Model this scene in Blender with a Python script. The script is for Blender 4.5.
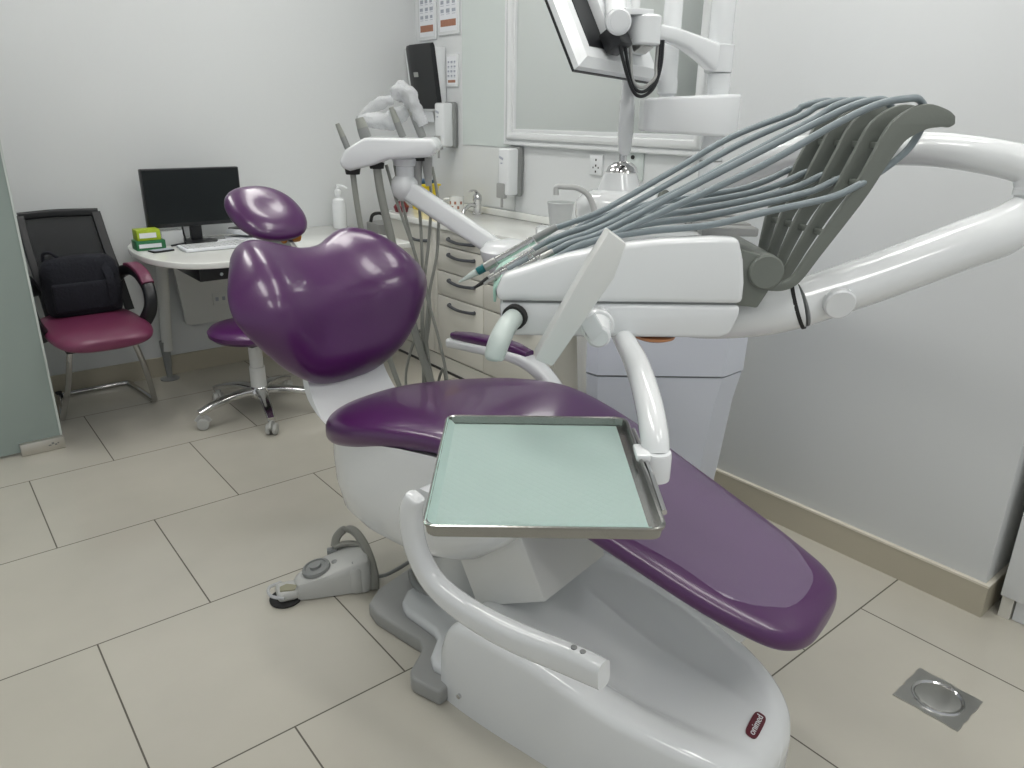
import bpy, bmesh, math, random
from mathutils import Vector, Matrix, noise
PI = math.pi
R_ = math.radians
random.seed(7)
S = bpy.context.scene
COL = S.collection
for o in list(bpy.data.objects):
    bpy.data.objects.remove(o)

# ------------------------------------------------------------------ camera
CAMH = 1.3616
YAW, PITCH, ROLL, FPX = 0.682985519, 0.347590074, -0.0139222800, 743.127829
fw = Vector((math.sin(YAW)*math.cos(PITCH), math.cos(YAW)*math.cos(PITCH), -math.sin(PITCH)))
rt = Vector((math.cos(YAW), -math.sin(YAW), 0))
dn = fw.cross(rt)
r2 = rt*math.cos(ROLL) + dn*math.sin(ROLL)
d2 = -rt*math.sin(ROLL) + dn*math.cos(ROLL)
cd = bpy.data.cameras.new('camera')
cd.sensor_fit = 'HORIZONTAL'
cd.sensor_width = 36
cd.lens = FPX*36/1024
cd.clip_start = 0.02
cam = bpy.data.objects.new('camera', cd)
COL.objects.link(cam)
cam.matrix_world = Matrix(((r2.x, -d2.x, -fw.x, 0), (r2.y, -d2.y, -fw.y, 0), (r2.z, -d2.z, -fw.z, CAMH), (0, 0, 0, 1)))
S.camera = cam

# ------------------------------------------------------------------ world, light, exposure
S.view_settings.view_transform = 'Standard'
S.view_settings.look = 'None'
S.view_settings.gamma = 1
S.view_settings.use_curve_mapping = False
S.view_settings.exposure = -0.08
w = bpy.data.worlds.new('world')
S.world = w
w.use_nodes = True
w.node_tree.nodes['Background'].inputs[0].default_value = (0.95, 0.98, 1.0, 1)
w.node_tree.nodes['Background'].inputs[1].default_value = 0.55
PANELS = [(0.45, 3.1), (1.65, 3.1), (0.45, 1.2), (1.65, 1.2), (0.45, -0.7), (1.65, -0.7)]
CEIL = 2.72
LAMP_W = 12.5

# ------------------------------------------------------------------ materials
def mat(name, col, rough=0.5, metal=0.0, coat=0.0, spec=0.5, bump=None, var=None, trans=0, alpha=1, sub=0):
    m = bpy.data.materials.new(name)
    m.use_nodes = True
    nt = m.node_tree
    b = nt.nodes['Principled BSDF']
    b.inputs['Base Color'].default_value = (*col, 1)
    b.inputs['Roughness'].default_value = rough
    b.inputs['Metallic'].default_value = metal
    b.inputs['Coat Weight'].default_value = coat
    b.inputs['Coat Roughness'].default_value = 0.08
    b.inputs['Specular IOR Level'].default_value = spec
    b.inputs['Transmission Weight'].default_value = trans
    b.inputs['Alpha'].default_value = alpha
    tc = nt.nodes.new('ShaderNodeTexCoord')
    if var:
        sc, amt = var
        n = nt.nodes.new('ShaderNodeTexNoise')
        n.inputs['Scale'].default_value = sc
        n.inputs['Detail'].default_value = 4
        nt.links.new(tc.outputs['Object'], n.inputs['Vector'])
        mx = nt.nodes.new('ShaderNodeMix')
        mx.data_type = 'RGBA'
        mx.inputs['A'].default_value = (*[c*(1-amt) for c in col], 1)
        mx.inputs['B'].default_value = (*[min(1, c*(1+amt)) for c in col], 1)
        nt.links.new(n.outputs['Fac'], mx.inputs['Factor'])
        nt.links.new(mx.outputs['Result'], b.inputs['Base Color'])
    if bump:
        sc, st = bump
        n = nt.nodes.new('ShaderNodeTexNoise')
        n.inputs['Scale'].default_value = sc
        n.inputs['Detail'].default_value = 3
        nt.links.new(tc.outputs['Object'], n.inputs['Vector'])
        bp = nt.nodes.new('ShaderNodeBump')
        bp.inputs['Strength'].default_value = st
        bp.inputs['Distance'].default_value = 0.01
        nt.links.new(n.outputs['Fac'], bp.inputs['Height'])
        nt.links.new(bp.outputs['Normal'], b.inputs['Normal'])
    return m

M = {}
M['wall'] = mat('wall_paint', (0.67, 0.69, 0.695), 0.55, bump=(60, 0.03), var=(1.3, 0.02))
M['ceiling'] = mat('ceiling_paint', (0.8, 0.8, 0.79), 0.8, var=(2, 0.02))
M['skirt'] = mat('skirting_tile', (0.46, 0.425, 0.335), 0.3, var=(3, 0.06))
M['skirt_trim'] = mat('skirting_trim', (0.72, 0.68, 0.58), 0.3, var=(9, 0.03))
M['wallpanel'] = mat('splash_panel', (0.60, 0.655, 0.635), 0.25, var=(1, 0.02))
M['white'] = mat('white_plastic', (0.74, 0.76, 0.77), 0.25, coat=0.2, var=(5, 0.02))
M['white2'] = mat('white_gloss', (0.76, 0.78, 0.785), 0.12, coat=0.5, var=(3, 0.02))
M['offwhite'] = mat('off_white_plastic', (0.68, 0.69, 0.67), 0.3, coat=0.2, var=(4, 0.03))
M['bluewhite'] = mat('unit_panel_white', (0.66, 0.69, 0.76), 0.22, coat=0.3, var=(4, 0.02))
M['lam'] = mat('cabinet_laminate', (0.70, 0.69, 0.63), 0.32, var=(2, 0.03))
M['top'] = mat('worktop_white', (0.78, 0.79, 0.76), 0.18, coat=0.3, var=(6, 0.03))
M['purple'] = mat('purple_leatherette', (0.068, 0.0095, 0.085), 0.30, coat=0.35, spec=0.6, bump=(220, 0.04), var=(2.5, 0.12))
M['maroon'] = mat('maroon_vinyl', (0.150, 0.026, 0.070), 0.38, coat=0.1, bump=(250, 0.05), var=(5, 0.1))
M['stoolp'] = mat('stool_vinyl', (0.085, 0.015, 0.105), 0.33, coat=0.2, bump=(220, 0.04), var=(4, 0.1))
M['black'] = mat('black_plastic', (0.010, 0.011, 0.013), 0.35, var=(8, 0.2))
M['screen'] = mat('dark_screen', (0.006, 0.009, 0.010), 0.22, var=(3, 0.2))
M['fabric'] = mat('black_fabric', (0.008, 0.009, 0.015), 0.9, bump=(90, 0.5), var=(14, 0.35))
M['chrome'] = mat('chrome', (0.62, 0.62, 0.62), 0.14, metal=1, var=(6, 0.05))
M['steel'] = mat('brushed_steel', (0.50, 0.50, 0.48), 0.28, metal=1, bump=(120, 0.03), var=(9, 0.08))
M['traysteel'] = mat('tray_steel', (0.36, 0.36, 0.345), 0.22, metal=1, bump=(120, 0.03), var=(9, 0.08))
M['satin'] = mat('satin_steel', (0.62, 0.60, 0.55), 0.38, metal=0.9, var=(9, 0.06))
M['grey'] = mat('grey_plastic', (0.33, 0.335, 0.325), 0.38, var=(6, 0.05))
M['dgrey'] = mat('olive_grey_plastic', (0.155, 0.17, 0.15), 0.42, bump=(300, 0.04), var=(6, 0.06))
M['mgrey'] = mat('mid_grey_plastic', (0.24, 0.25, 0.245), 0.42, bump=(260, 0.05), var=(6, 0.05))
M['pedal'] = mat('pedal_grey', (0.50, 0.505, 0.485), 0.42, bump=(260, 0.04), var=(6, 0.05))
M['hose'] = mat('hose_grey', (0.205, 0.245, 0.262), 0.30, var=(20, 0.06))
M['hose2'] = mat('hose_warm_grey', (0.30, 0.31, 0.28), 0.4, var=(20, 0.06))
M['mint'] = mat('mint_silicone', (0.42, 0.66, 0.56), 0.4, var=(20, 0.08), bump=(60, 0.1))
M['palegreen'] = mat('pale_green_grip', (0.50, 0.565, 0.54), 0.34, var=(20, 0.04))
M['teal'] = mat('teal_ring', (0.01, 0.13, 0.14), 0.3, var=(20, 0.1))
M['yellow'] = mat('yellow_bin', (0.72, 0.55, 0.02), 0.35, var=(9, 0.06))
M['dblue'] = mat('blue_lid', (0.03, 0.09, 0.19), 0.4, var=(9, 0.08))
M['red'] = mat('dark_red_lid', (0.15, 0.01, 0.02), 0.4, var=(9, 0.08))
M['green'] = mat('green_card', (0.02, 0.16, 0.06), 0.5, var=(40, 0.35))
M['lime'] = mat('lime_card', (0.36, 0.48, 0.02), 0.5, var=(40, 0.25))
M['paper'] = mat('paper', (0.75, 0.77, 0.80), 0.7, var=(14, 0.03))
M['handle'] = mat('handle_dark_grey', (0.07, 0.075, 0.085), 0.35, var=(20, 0.1))
M['inkgrey'] = mat('print_grey', (0.36, 0.39, 0.45), 0.7, var=(60, 0.2))
M['brownband'] = mat('print_brown', (0.36, 0.17, 0.11), 0.7, var=(60, 0.15))
M['copper'] = mat('amber_lens', (0.55, 0.25, 0.12), 0.2, var=(20, 0.2))
M['logo'] = mat('logo_red', (0.11, 0.012, 0.022), 0.35, var=(40, 0.1))
M['wallpanel2'] = mat('lower_splash_panel', (0.66, 0.68, 0.67), 0.28, var=(1, 0.02))
M['hosetap'] = mat('spout_grey', (0.50, 0.51, 0.50), 0.3, var=(9, 0.04))
M['hosetap2'] = mat('loop_grey', (0.27, 0.27, 0.24), 0.45, var=(9, 0.05))
M['mirror'] = mat('mirror_glass', (0.80, 0.83, 0.81), 0.06, metal=1, var=(2, 0.01))
M['rubber'] = mat('rubber', (0.02, 0.02, 0.02), 0.7, var=(20, 0.2))
M['clearcup'] = mat('frosted_cup', (0.72, 0.75, 0.74), 0.3, var=(10, 0.03), alpha=0.75)
M['khaki'] = mat('khaki_pad', (0.30, 0.29, 0.20), 0.5, var=(20, 0.1))
M['orange'] = mat('amber_knob', (0.5, 0.2, 0.03), 0.4, var=(20, 0.1))

def add_emit():
    m = bpy.data.materials.new('light_panel')
    m.use_nodes = True
    b = m.node_tree.nodes['Principled BSDF']
    b.inputs['Base Color'].default_value = (0.9, 0.9, 0.9, 1)
    b.inputs['Emission Color'].default_value = (1, 0.985, 0.95, 1)
    b.inputs['Emission Strength'].default_value = LAMP_W
    return m
M['panel'] = add_emit()

def floor_mat():
    m = bpy.data.materials.new('floor_tiles')
    m.use_nodes = True
    nt = m.node_tree
    b = nt.nodes['Principled BSDF']
    tc = nt.nodes.new('ShaderNodeTexCoord')
    mp = nt.nodes.new('ShaderNodeMapping')
    mp.inputs['Location'].default_value = (0.1243, -0.177, 0)
    nt.links.new(tc.outputs['Object'], mp.inputs['Vector'])
    br = nt.nodes.new('ShaderNodeTexBrick')
    br.inputs['Scale'].default_value = 1
    br.inputs['Brick Width'].default_value = 0.6
    br.inputs['Row Height'].default_value = 0.6
    br.inputs['Mortar Size'].default_value = 0.0022
    br.inputs['Mortar Smooth'].default_value = 0.1
    br.inputs['Bias'].default_value = 0
    br.offset = 0.5
    br.inputs['Color1'].default_value = (0.525, 0.502, 0.435, 1)
    br.inputs['Color2'].default_value = (0.508, 0.486, 0.42, 1)
    br.inputs['Mortar'].default_value = (0.10, 0.09, 0.07, 1)
    nt.links.new(mp.outputs['Vector'], br.inputs['Vector'])
    n = nt.nodes.new('ShaderNodeTexNoise')
    n.inputs['Scale'].default_value = 3.0
    n.inputs['Detail'].default_value = 6
    nt.links.new(tc.outputs['Object'], n.inputs['Vector'])
    rp = nt.nodes.new('ShaderNodeMapRange')
    rp.inputs['To Min'].default_value = 0.9
    rp.inputs['To Max'].default_value = 1.1
    nt.links.new(n.outputs['Fac'], rp.inputs['Value'])
    vm = nt.nodes.new('ShaderNodeVectorMath')
    vm.operation = 'SCALE'
    nt.links.new(br.outputs['Color'], vm.inputs[0])
    nt.links.new(rp.outputs['Result'], vm.inputs['Scale'])
    nt.links.new(vm.outputs['Vector'], b.inputs['Base Color'])
    rr = nt.nodes.new('ShaderNodeMapRange')
    rr.inputs['To Min'].default_value = 0.11
    rr.inputs['To Max'].default_value = 0.7
    nt.links.new(br.outputs['Fac'], rr.inputs['Value'])
    nt.links.new(rr.outputs['Result'], b.inputs['Roughness'])
    bp = nt.nodes.new('ShaderNodeBump')
    bp.inputs['Strength'].default_value = 0.25
    bp.inputs['Distance'].default_value = 0.004
    bp.invert = True
    nt.links.new(br.outputs['Fac'], bp.inputs['Height'])
    nt.links.new(bp.outputs['Normal'], b.inputs['Normal'])
    return m
M['floor'] = floor_mat()

def clear_mat(name, tint, fac, rough=0.2, bump=None):
    m = bpy.data.materials.new(name)
    m.use_nodes = True
    nt = m.node_tree
    b = nt.nodes['Principled BSDF']
    b.inputs['Base Color'].default_value = (*tint, 1)
    b.inputs['Roughness'].default_value = rough
    tr = nt.nodes.new('ShaderNodeBsdfTransparent')
    mx = nt.nodes.new('ShaderNodeMixShader')
    mx.inputs[0].default_value = fac
    nt.links.new(tr.outputs[0], mx.inputs[1])
    nt.links.new(b.outputs[0], mx.inputs[2])
    nt.links.new(mx.outputs[0], nt.nodes['Material Output'].inputs['Surface'])
    if bump:
        n = nt.nodes.new('ShaderNodeTexNoise')
        n.inputs['Scale'].default_value = bump[0]
        n.inputs['Detail'].default_value = 4
        bp = nt.nodes.new('ShaderNodeBump')
        bp.inputs['Strength'].default_value = bump[1]
        bp.inputs['Distance'].default_value = 0.01
        nt.links.new(n.outputs['Fac'], bp.inputs['Height'])
        nt.links.new(bp.outputs['Normal'], b.inputs['Normal'])
    return m
M['film'] = clear_mat('clear_film', (0.8, 0.82, 0.84), 0.62, 0.15, (25, 0.6))
M['cover'] = clear_mat('clear_vinyl_cover', (0.36, 0.28, 0.42), 0.40, 0.09, (6, 0.25))
M['mesh'] = clear_mat('chair_mesh', (0.02, 0.022, 0.025), 0.72, 0.7)
M['glass'] = clear_mat('frosted_glass', (0.30, 0.36, 0.335), 0.93, 0.22)
M['glassedge'] = mat('glass_edge', (0.55, 0.60, 0.57), 0.2, var=(3, 0.03))
M['bib'] = None

def bib_mat():
    m = bpy.data.materials.new('mint_paper_bib')
    m.use_nodes = True
    nt = m.node_tree
    b = nt.nodes['Principled BSDF']
    b.inputs['Base Color'].default_value = (0.70, 0.865, 0.82, 1)
    b.inputs['Roughness'].default_value = 0.55
    tc = nt.nodes.new('ShaderNodeTexCoord')
    mp = nt.nodes.new('ShaderNodeMapping')
    mp.inputs['Rotation'].default_value = (0, 0, R_(45))
    nt.links.new(tc.outputs['Object'], mp.inputs['Vector'])
    ck = nt.nodes.new('ShaderNodeTexBrick')
    ck.offset = 0
    ck.inputs['Scale'].default_value = 1
    ck.inputs['Brick Width'].default_value = 0.011
    ck.inputs['Row Height'].default_value = 0.011
    ck.inputs['Mortar Size'].default_value = 0.0012
    ck.inputs['Mortar Smooth'].default_value = 1
    nt.links.new(mp.outputs['Vector'], ck.inputs['Vector'])
    bp = nt.nodes.new('ShaderNodeBump')
    bp.inputs['Strength'].default_value = 0.5
    bp.inputs['Distance'].default_value = 0.001
    bp.invert = True
    nt.links.new(ck.outputs['Fac'], bp.inputs['Height'])
    nt.links.new(bp.outputs['Normal'], b.inputs['Normal'])
    return m
M['bib'] = bib_mat()

# ------------------------------------------------------------------ mesh helpers
def spline(pts, n=8):
    """Catmull-Rom through pts (tuples of any length)"""
    pts = [tuple(p) for p in pts]
    if len(pts) < 3:
        return [tuple(a+(b-a)*i/n for a, b in zip(pts[0], pts[1])) for i in range(n+1)]
    out = []
    P = [tuple(2*a-b for a, b in zip(pts[0], pts[1]))] + pts + [tuple(2*a-b for a, b in zip(pts[-1], pts[-2]))]
    for i in range(1, len(P)-2):
        p0, p1, p2, p3 = P[i-1], P[i], P[i+1], P[i+2]
        for k in range(n):
            t = k/n
            out.append(tuple(0.5*((2*b)+(-a+c)*t+(2*a-5*b+4*c-d)*t*t+(-a+3*b-3*c+d)*t**3) for a, b, c, d in zip(p0, p1, p2, p3)))
    out.append(pts[-1])
    return out

class B:
    def __init__(s):
        s.bm = bmesh.new()
    def _tmp(s, tb, mtx=None):
        me = bpy.data.meshes.new('t')
        tb.to_mesh(me)
        tb.free()
        if mtx is not None:
            me.transform(mtx)
        s.bm.from_mesh(me)
        bpy.data.meshes.remove(me)
        return s
    def box(s, c, size, rz=0, bev=0, seg=2, rot=None):
        tb = bmesh.new()
        bmesh.ops.create_cube(tb, size=1)
        bmesh.ops.scale(tb, vec=size, verts=tb.verts)
        if bev:
            bmesh.ops.bevel(tb, geom=list(tb.edges), offset=bev, segments=seg, profile=0.5, affect='EDGES', clamp_overlap=True)
        mt = Matrix.Translation(c) @ ((rot.to_4x4() if rot is not None else Matrix.Rotation(rz, 4, 'Z')))
        return s._tmp(tb, mt)
    def bx(s, x0, x1, y0, y1, z0, z1, bev=0, seg=2):
        return s.box(((x0+x1)/2, (y0+y1)/2, (z0+z1)/2), (abs(x1-x0), abs(y1-y0), abs(z1-z0)), 0, bev, seg)
    def prism(s, pts, h0, h1, plane='XY', bev=0, seg=2, mtx=None):
        """outline pts extruded: plane XY along z, XZ along y, YZ along x"""
        tb = bmesh.new()
        def P(p, h):
            return {'XY': (p[0], p[1], h), 'XZ': (p[0], h, p[1]), 'YZ': (h, p[0], p[1])}[plane]
        a = [tb.verts.new(P(p, h0)) for p in pts]
        b = [tb.verts.new(P(p, h1)) for p in pts]
        n = len(pts)
        tb.faces.new(a)
        tb.faces.new(b[::-1])
        for i in range(n):
            tb.faces.new((a[i], b[i], b[(i+1) % n], a[(i+1) % n]))
        bmesh.ops.recalc_face_normals(tb, faces=tb.faces)
        if bev:
            ed = [e for e in tb.edges if len(e.link_faces) == 2 and e.calc_face_angle(0) > 0.6]
            bmesh.ops.bevel(tb, geom=ed, offset=bev, segments=seg, profile=0.5, affect='EDGES', clamp_overlap=True)
        return s._tmp(tb, mtx)
    def rings(s, rings, cap=True, closed=True):
        tb = bmesh.new()
        V = [[tb.verts.new(p) for p in r] for r in rings]
        n = len(V[0])
        for i in range(len(V)-1):
            for j in range(n if closed else n-1):
                k = (j+1) % n
                tb.faces.new((V[i][j], V[i][k], V[i+1][k], V[i+1][j]))
        if cap and closed:
            tb.faces.new(V[0][::-1])
            tb.faces.new(V[-1])
        bmesh.ops.recalc_face_normals(tb, faces=tb.faces)
        return s._tmp(tb)
    def tube(s, pts, r, seg=12, n=8, sm=True, flat=None, up=None, cap=True):
        """r: number or list per point. flat: (sx, sy) section scale; up: fixed up vector"""
        if not isinstance(r, (list, tuple)):
            r = [r]*len(pts)
        q = [tuple(p)+(rr,) for p, rr in zip(pts, r)]
        q = spline(q, n) if sm else q
        P = [Vector(p[:3]) for p in q]
        rings = []
        nrm = None
        for i, p in enumerate(P):
            t = (P[min(i+1, len(P)-1)] - P[max(i-1, 0)]).normalized()
            if up is not None:
                x = t.cross(Vector(up)).normalized()
            elif nrm is None:
                x = t.cross(Vector((0, 0, 1)) if abs(t.z) < 0.9 else Vector((1, 0, 0))).normalized()
            else:
                x = (nrm - t*nrm.dot(t)).normalized()
            nrm = x
            y = t.cross(x)
            sx, sy = flat or (1, 1)
            rr = q[i][3]
            rings.append([p + x*math.cos(2*PI*k/seg)*rr*sx + y*math.sin(2*PI*k/seg)*rr*sy for k in range(seg)])
        return s.rings(rings, cap)
    def bar(s, pts, wdt, hgt, up, n=8, sm=True, rd=0.3):
        """rounded-rectangular section sweep"""
        if not isinstance(wdt, (list, tuple)):
            wdt = [wdt]*len(pts)
        if not isinstance(hgt, (list, tuple)):
            hgt = [hgt]*len(pts)
        q = [tuple(p)+(a, b) for p, a, b in zip(pts, wdt, hgt)]
        q = spline(q, n) if sm else q
        P = [Vector(p[:3]) for p in q]
        rings = []
        for i, p in enumerate(P):
            t = (P[min(i+1, len(P)-1)] - P[max(i-1, 0)]).normalized()
            x = t.cross(Vector(up)).normalized()
            y = t.cross(x)
            a, b = q[i][3]/2, q[i][4]/2
            c = rd*min(a, b)
            sec = []
            for (ox, oy, a0) in ((a-c, b-c, 0), (-a+c, b-c, 90), (-a+c, -b+c, 180), (a-c, -b+c, 270)):
                for kk in range(5):
                    an = R_(a0+22.5*kk)
                    sec.append((ox+c*math.cos(an), oy+c*math.sin(an)))
            rings.append([p + x*u + y*v for u, v in sec])
        return s.rings(rings)
    def lathe(s, prof, c=(0, 0, 0), seg=28, rot=None, cap=True):
        """prof: list of (r, z)"""
        tb = bmesh.new()
        V = []
        for r, z in prof:
            V.append([tb.verts.new((max(r, 1e-4)*math.cos(2*PI*k/seg), max(r, 1e-4)*math.sin(2*PI*k/seg), z)) for k in range(seg)])
        for i in range(len(V)-1):
            for j in range(seg):
                k = (j+1) % seg
                tb.faces.new((V[i][j], V[i][k], V[i+1][k], V[i+1][j]))
        if cap:
            tb.faces.new(V[0][::-1])
            tb.faces.new(V[-1])
        bmesh.ops.recalc_face_normals(tb, faces=tb.faces)
        mt = Matrix.Translation(c) @ (rot.to_4x4() if rot is not None else Matrix.Identity(4))
        return s._tmp(tb, mt)
    def cyl(s, p0, p1, r, r1=None, seg=20, bev=0.0):
        p0, p1 = Vector(p0), Vector(p1)
        d = p1-p0
        L = d.length
        r1 = r if r1 is None else r1
        b = min(bev, L*0.4)
        prof = [(r-b, 0), (r, b), (r1, L-b), (r1-b, L)] if b else [(r, 0), (r1, L)]
        return s.lathe(prof, p0, seg, d.to_track_quat('Z', 'Y').to_matrix())
    def cushion(s, st, nn=7, seg=40, m=2.6, hm=2.2):
        """st: (y, halfwidth, xc, zc, thick, edge_raise) sections along y"""
        q = spline(st, nn)
        rings = []
        for (y, hw, xc, zc, th, er) in q:
            ring = []
            for k in range(seg):
                a = 2*PI*k/seg
                ca, sa = math.cos(a), math.sin(a)
                u = math.copysign(abs(ca)**(2/m), ca)
                v = math.copysign(abs(sa)**(2/hm), sa)
                ring.append((xc+hw*u, y, zc+th/2*v+er*u*u))
            rings.append(ring)
        return s.rings(rings)
    def pillow(s, outline, front, back, rr=14):
        """outline: (u,s) closed polygon; front/back(u,s,r)->offset along +z. local coords (u, s, z)"""
        n = len(outline)
        cx = sum(p[0] for p in outline)/n
        cy = sum(p[1] for p in outline)/n
        tb = bmesh.new()
        def grid(fn):
            c = tb.verts.new((cx, cy, fn(cx, cy, 0)))
            rg = []
            for i in range(1, rr+1):
                r = 1-(1-i/rr)**1.8
                rg.append([tb.verts.new((cx+(p[0]-cx)*r, cy+(p[1]-cy)*r, fn(cx+(p[0]-cx)*r, cy+(p[1]-cy)*r, r))) for p in outline])
            for j in range(n):
                tb.faces.new((c, rg[0][j], rg[0][(j+1) % n]))
            for i in range(rr-1):
                for j in range(n):
                    k = (j+1) % n
                    tb.faces.new((rg[i][j], rg[i+1][j], rg[i+1][k], rg[i][k]))
            return rg
        f = grid(front)
        b = grid(back)
        for j in range(n):
            k = (j+1) % n
            tb.faces.new((f[-1][j], b[-1][j], b[-1][k], f[-1][k]))
        bmesh.ops.remove_doubles(tb, verts=tb.verts, dist=1e-5)
        bmesh.ops.recalc_face_normals(tb, faces=tb.faces)
        return tb

class Thing:
    pass

def link_mesh(name, b, m, sharp=38):
    bm = b.bm if isinstance(b, B) else b
    for f in bm.faces:
        f.smooth = True
    for e in bm.edges:
        if len(e.link_faces) == 2 and e.calc_face_angle(0) > R_(sharp):
            e.smooth = False
    me = bpy.data.meshes.new(name)
    bm.to_mesh(me)
    bm.free()
    me.materials.append(M[m] if isinstance(m, str) else m)
    o = bpy.data.objects.new(name, me)
    COL.objects.link(o)
    return o

def place(o, ang, org):
    c, s = math.cos(ang), math.sin(ang)
    o.location = (c*org[0]-s*org[1], s*org[0]+c*org[1], org[2])
    o.rotation_euler = (0, 0, ang)

def props(o, label, cat, group=None):
    o['label'] = label
    o['category'] = cat
    if group:
        o['group'] = group

def thing(name, label, cat, ang=0, org=(0, 0, 0), group=None):
    """an Empty at the base of a thing; its parts are given in the turned frame `ang`"""
    o = bpy.data.objects.new(name, None)
    o.empty_display_size = 0.1
    COL.objects.link(o)
    place(o, ang, org)
    props(o, label, cat, group)
    o['_o'] = org
    return o

def part(name, b, m, parent, label=None, sharp=38):
    o = link_mesh(name, b, m, sharp)
    o.parent = parent
    if parent.type == 'EMPTY':
        o.location = [-v for v in parent['_o']]
    if label:
        o['label'] = label
    return o

def solo(name, b, m, label, cat, ang=0, org=None, group=None, sharp=38):
    o = link_mesh(name, b, m, sharp)
    if org is None:
        vs = [v.co for v in o.data.vertices]
        lo = [min(v[i] for v in vs) for i in range(3)]
        hi = [max(v[i] for v in vs) for i in range(3)]
        org = ((lo[0]+hi[0])/2, (lo[1]+hi[1])/2, lo[2])
    o.data.transform(Matrix.Translation([-v for v in org]))
    place(o, ang, org)
    props(o, label, cat, group)
    return o

def struct(name, b, m, parent=None, kind=True, sharp=38):
    o = link_mesh(name, b, m, sharp)
    if parent:
        o.parent = parent
    else:
        o['kind'] = 'structure'
    return o

def text_mesh(txt, size, depth):
    cu = bpy.data.curves.new('txt', 'FONT')
    cu.body = txt
    cu.size = size
    cu.extrude = depth
    cu.align_x = 'CENTER'
    cu.align_y = 'CENTER'
    to = bpy.data.objects.new('txt', cu)
    COL.objects.link(to)
    bpy.context.view_layer.update()
    dg = bpy.context.evaluated_depsgraph_get()
    me = bpy.data.meshes.new_from_object(to.evaluated_get(dg))
    bpy.data.objects.remove(to)
    bpy.data.curves.remove(cu)
    bm = bmesh.new()
    bm.from_mesh(me)
    bpy.data.meshes.remove(me)
    return bm

# frames
CH = R_(12)            # dental chair
CA = -YAW              # delivery unit, water unit
XW, XM, YB = 2.223, 2.61, 4.165     # right wall, recessed wall, back wall

# ================================================================== ROOM
struct('floor', B().bx(-1.6, 3.6, -1.6, 4.4, -0.05, 0), 'floor')
struct('ceiling', B().bx(-1.6, 3.6, -1.6, 4.4, CEIL, CEIL+0.05), 'ceiling')
struct('wall_back', B().bx(-1.6, XM+0.1, YB, YB+0.1, 0, CEIL), 'wall')
struct('wall_recess', B().bx(XM, XM+0.1, 1.52, YB, 0, CEIL), 'wall')
struct('wall_right', B().bx(XW, 3.2, 0.55, 1.62, 0, CEIL, 0.004), 'wall')
struct('baseboard_back', B().bx(-1.6, 2.18, YB-0.012, YB, 0, 0.104), 'skirt')
bb = B().bx(XW-0.012, XW-.0002, 0.538, 1.62, 0, 0.100)
bb.bx(XW, 3.2, 0.538, 0.5495, 0, 0.100)
bbo = struct('baseboard_right', bb, 'skirt')
tr = B().bx(XW-0.014, XW-.0002, 0.536, 1.62, 0.1002, 0.107)
tr.bx(XW, 3.2, 0.536, 0.5495, 0.1002, 0.107)
struct('trim_1', tr, 'skirt_trim')
# pale glass splash panels on the recessed wall (from the frame's left to the posters)
sp = B().bx(XM-0.006, XM, 3.24, 3.68, 1.198, CEIL-0.3)
struct('trim_2', sp, 'wallpanel')
struct('trim_3', B().bx(XM-0.006, XM, 3.20, 3.68, 0.872, 1.192), 'wallpanel2')

# ceiling light panels
for i, (x, y) in enumerate(PANELS):
    row = ['above the desk end', 'above the dental chair', 'behind the camera'][i//2]
    side = ['left', 'right'][i % 2]
    t = thing('ceiling_light', f'long white ceiling light panel {row}, the {side} one of the pair', 'ceiling light', 0, (x, y, CEIL), 'ceiling light panels')
    fr = B()
    for sx, sy, lx_, ly_ in ((0, 1, .32, .02), (0, -1, .32, .02), (1, 0, .02, 1.20), (-1, 0, .02, 1.20)):
        fr.box((x+sx*.15, y+sy*.6, CEIL-0.01), (lx_, ly_, 0.02))
    part('frame', fr, 'white', t)
    part('diffuser', B().bx(x-.14, x+.14, y-.59, y+.59, CEIL-0.012, CEIL-0.004), 'panel', t)

# ------------------------------------------------------------------ frosted glass partition and its floor clamp
gp = B().bx(-1.5, 0.336, 3.464, 3.478, 0.012, 2.3)
gt = thing('glass_partition', 'grey green frosted glass partition at the left edge', 'glass panel', 0, (-0.4, 3.47, 0))
part('pane', gp, 'glass', gt)
part('edge_strip', B().bx(0.336, 0.344, 3.460, 3.482, 0.012, 2.3), 'glassedge', gt, 'pale polished edge')
ct = thing('glass_clamp', 'steel floor clamp gripping the corner of the glass partition', 'clamp', 0, (0.26, 3.46, 0))
part('clamp_body', B().bx(0.186, 0.346, 3.436, 3.4635, 0.002, 0.052, 0.002), 'satin', ct)
pl_ = B()
for k, (dx, dz, ww, hh) in enumerate(((0, .024, .010, .005), (.012, .029, .009, .008), (.023, .023, .008, .006), (.033, .028, .006, .005))):
    pl_.bx(.285+dx, .285+dx+ww, 3.4345, 3.4365, dz, dz+hh)
part('stamped_mark', pl_, 'mgrey', ct)

# ------------------------------------------------------------------ white cabinet beyond the right wall
t = thing('storage_cabinet', 'white cabinet at the right edge beyond the wall corner', 'cabinet', 0, (2.5, 0, 0))
part('body', B().bx(2.285, 2.80, -0.75, 0.508, 0.09, 2.1, 0.003), 'lam', t)
part('door', B().bx(2.250, 2.283, -0.12, 0.515, 0.075, 2.1, 0.002), 'white', t)
part('door', B().bx(2.250, 2.283, -0.75, -0.125, 0.075, 2.1, 0.002), 'white', t)
part('plinth', B().bx(2.275, 2.79, -0.75, 0.478, 0.0, 0.089), 'white', t)
part('leg', B().bx(2.265, 2.30, 0.482, 0.512, 0, 0.074), 'lam', t)

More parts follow.
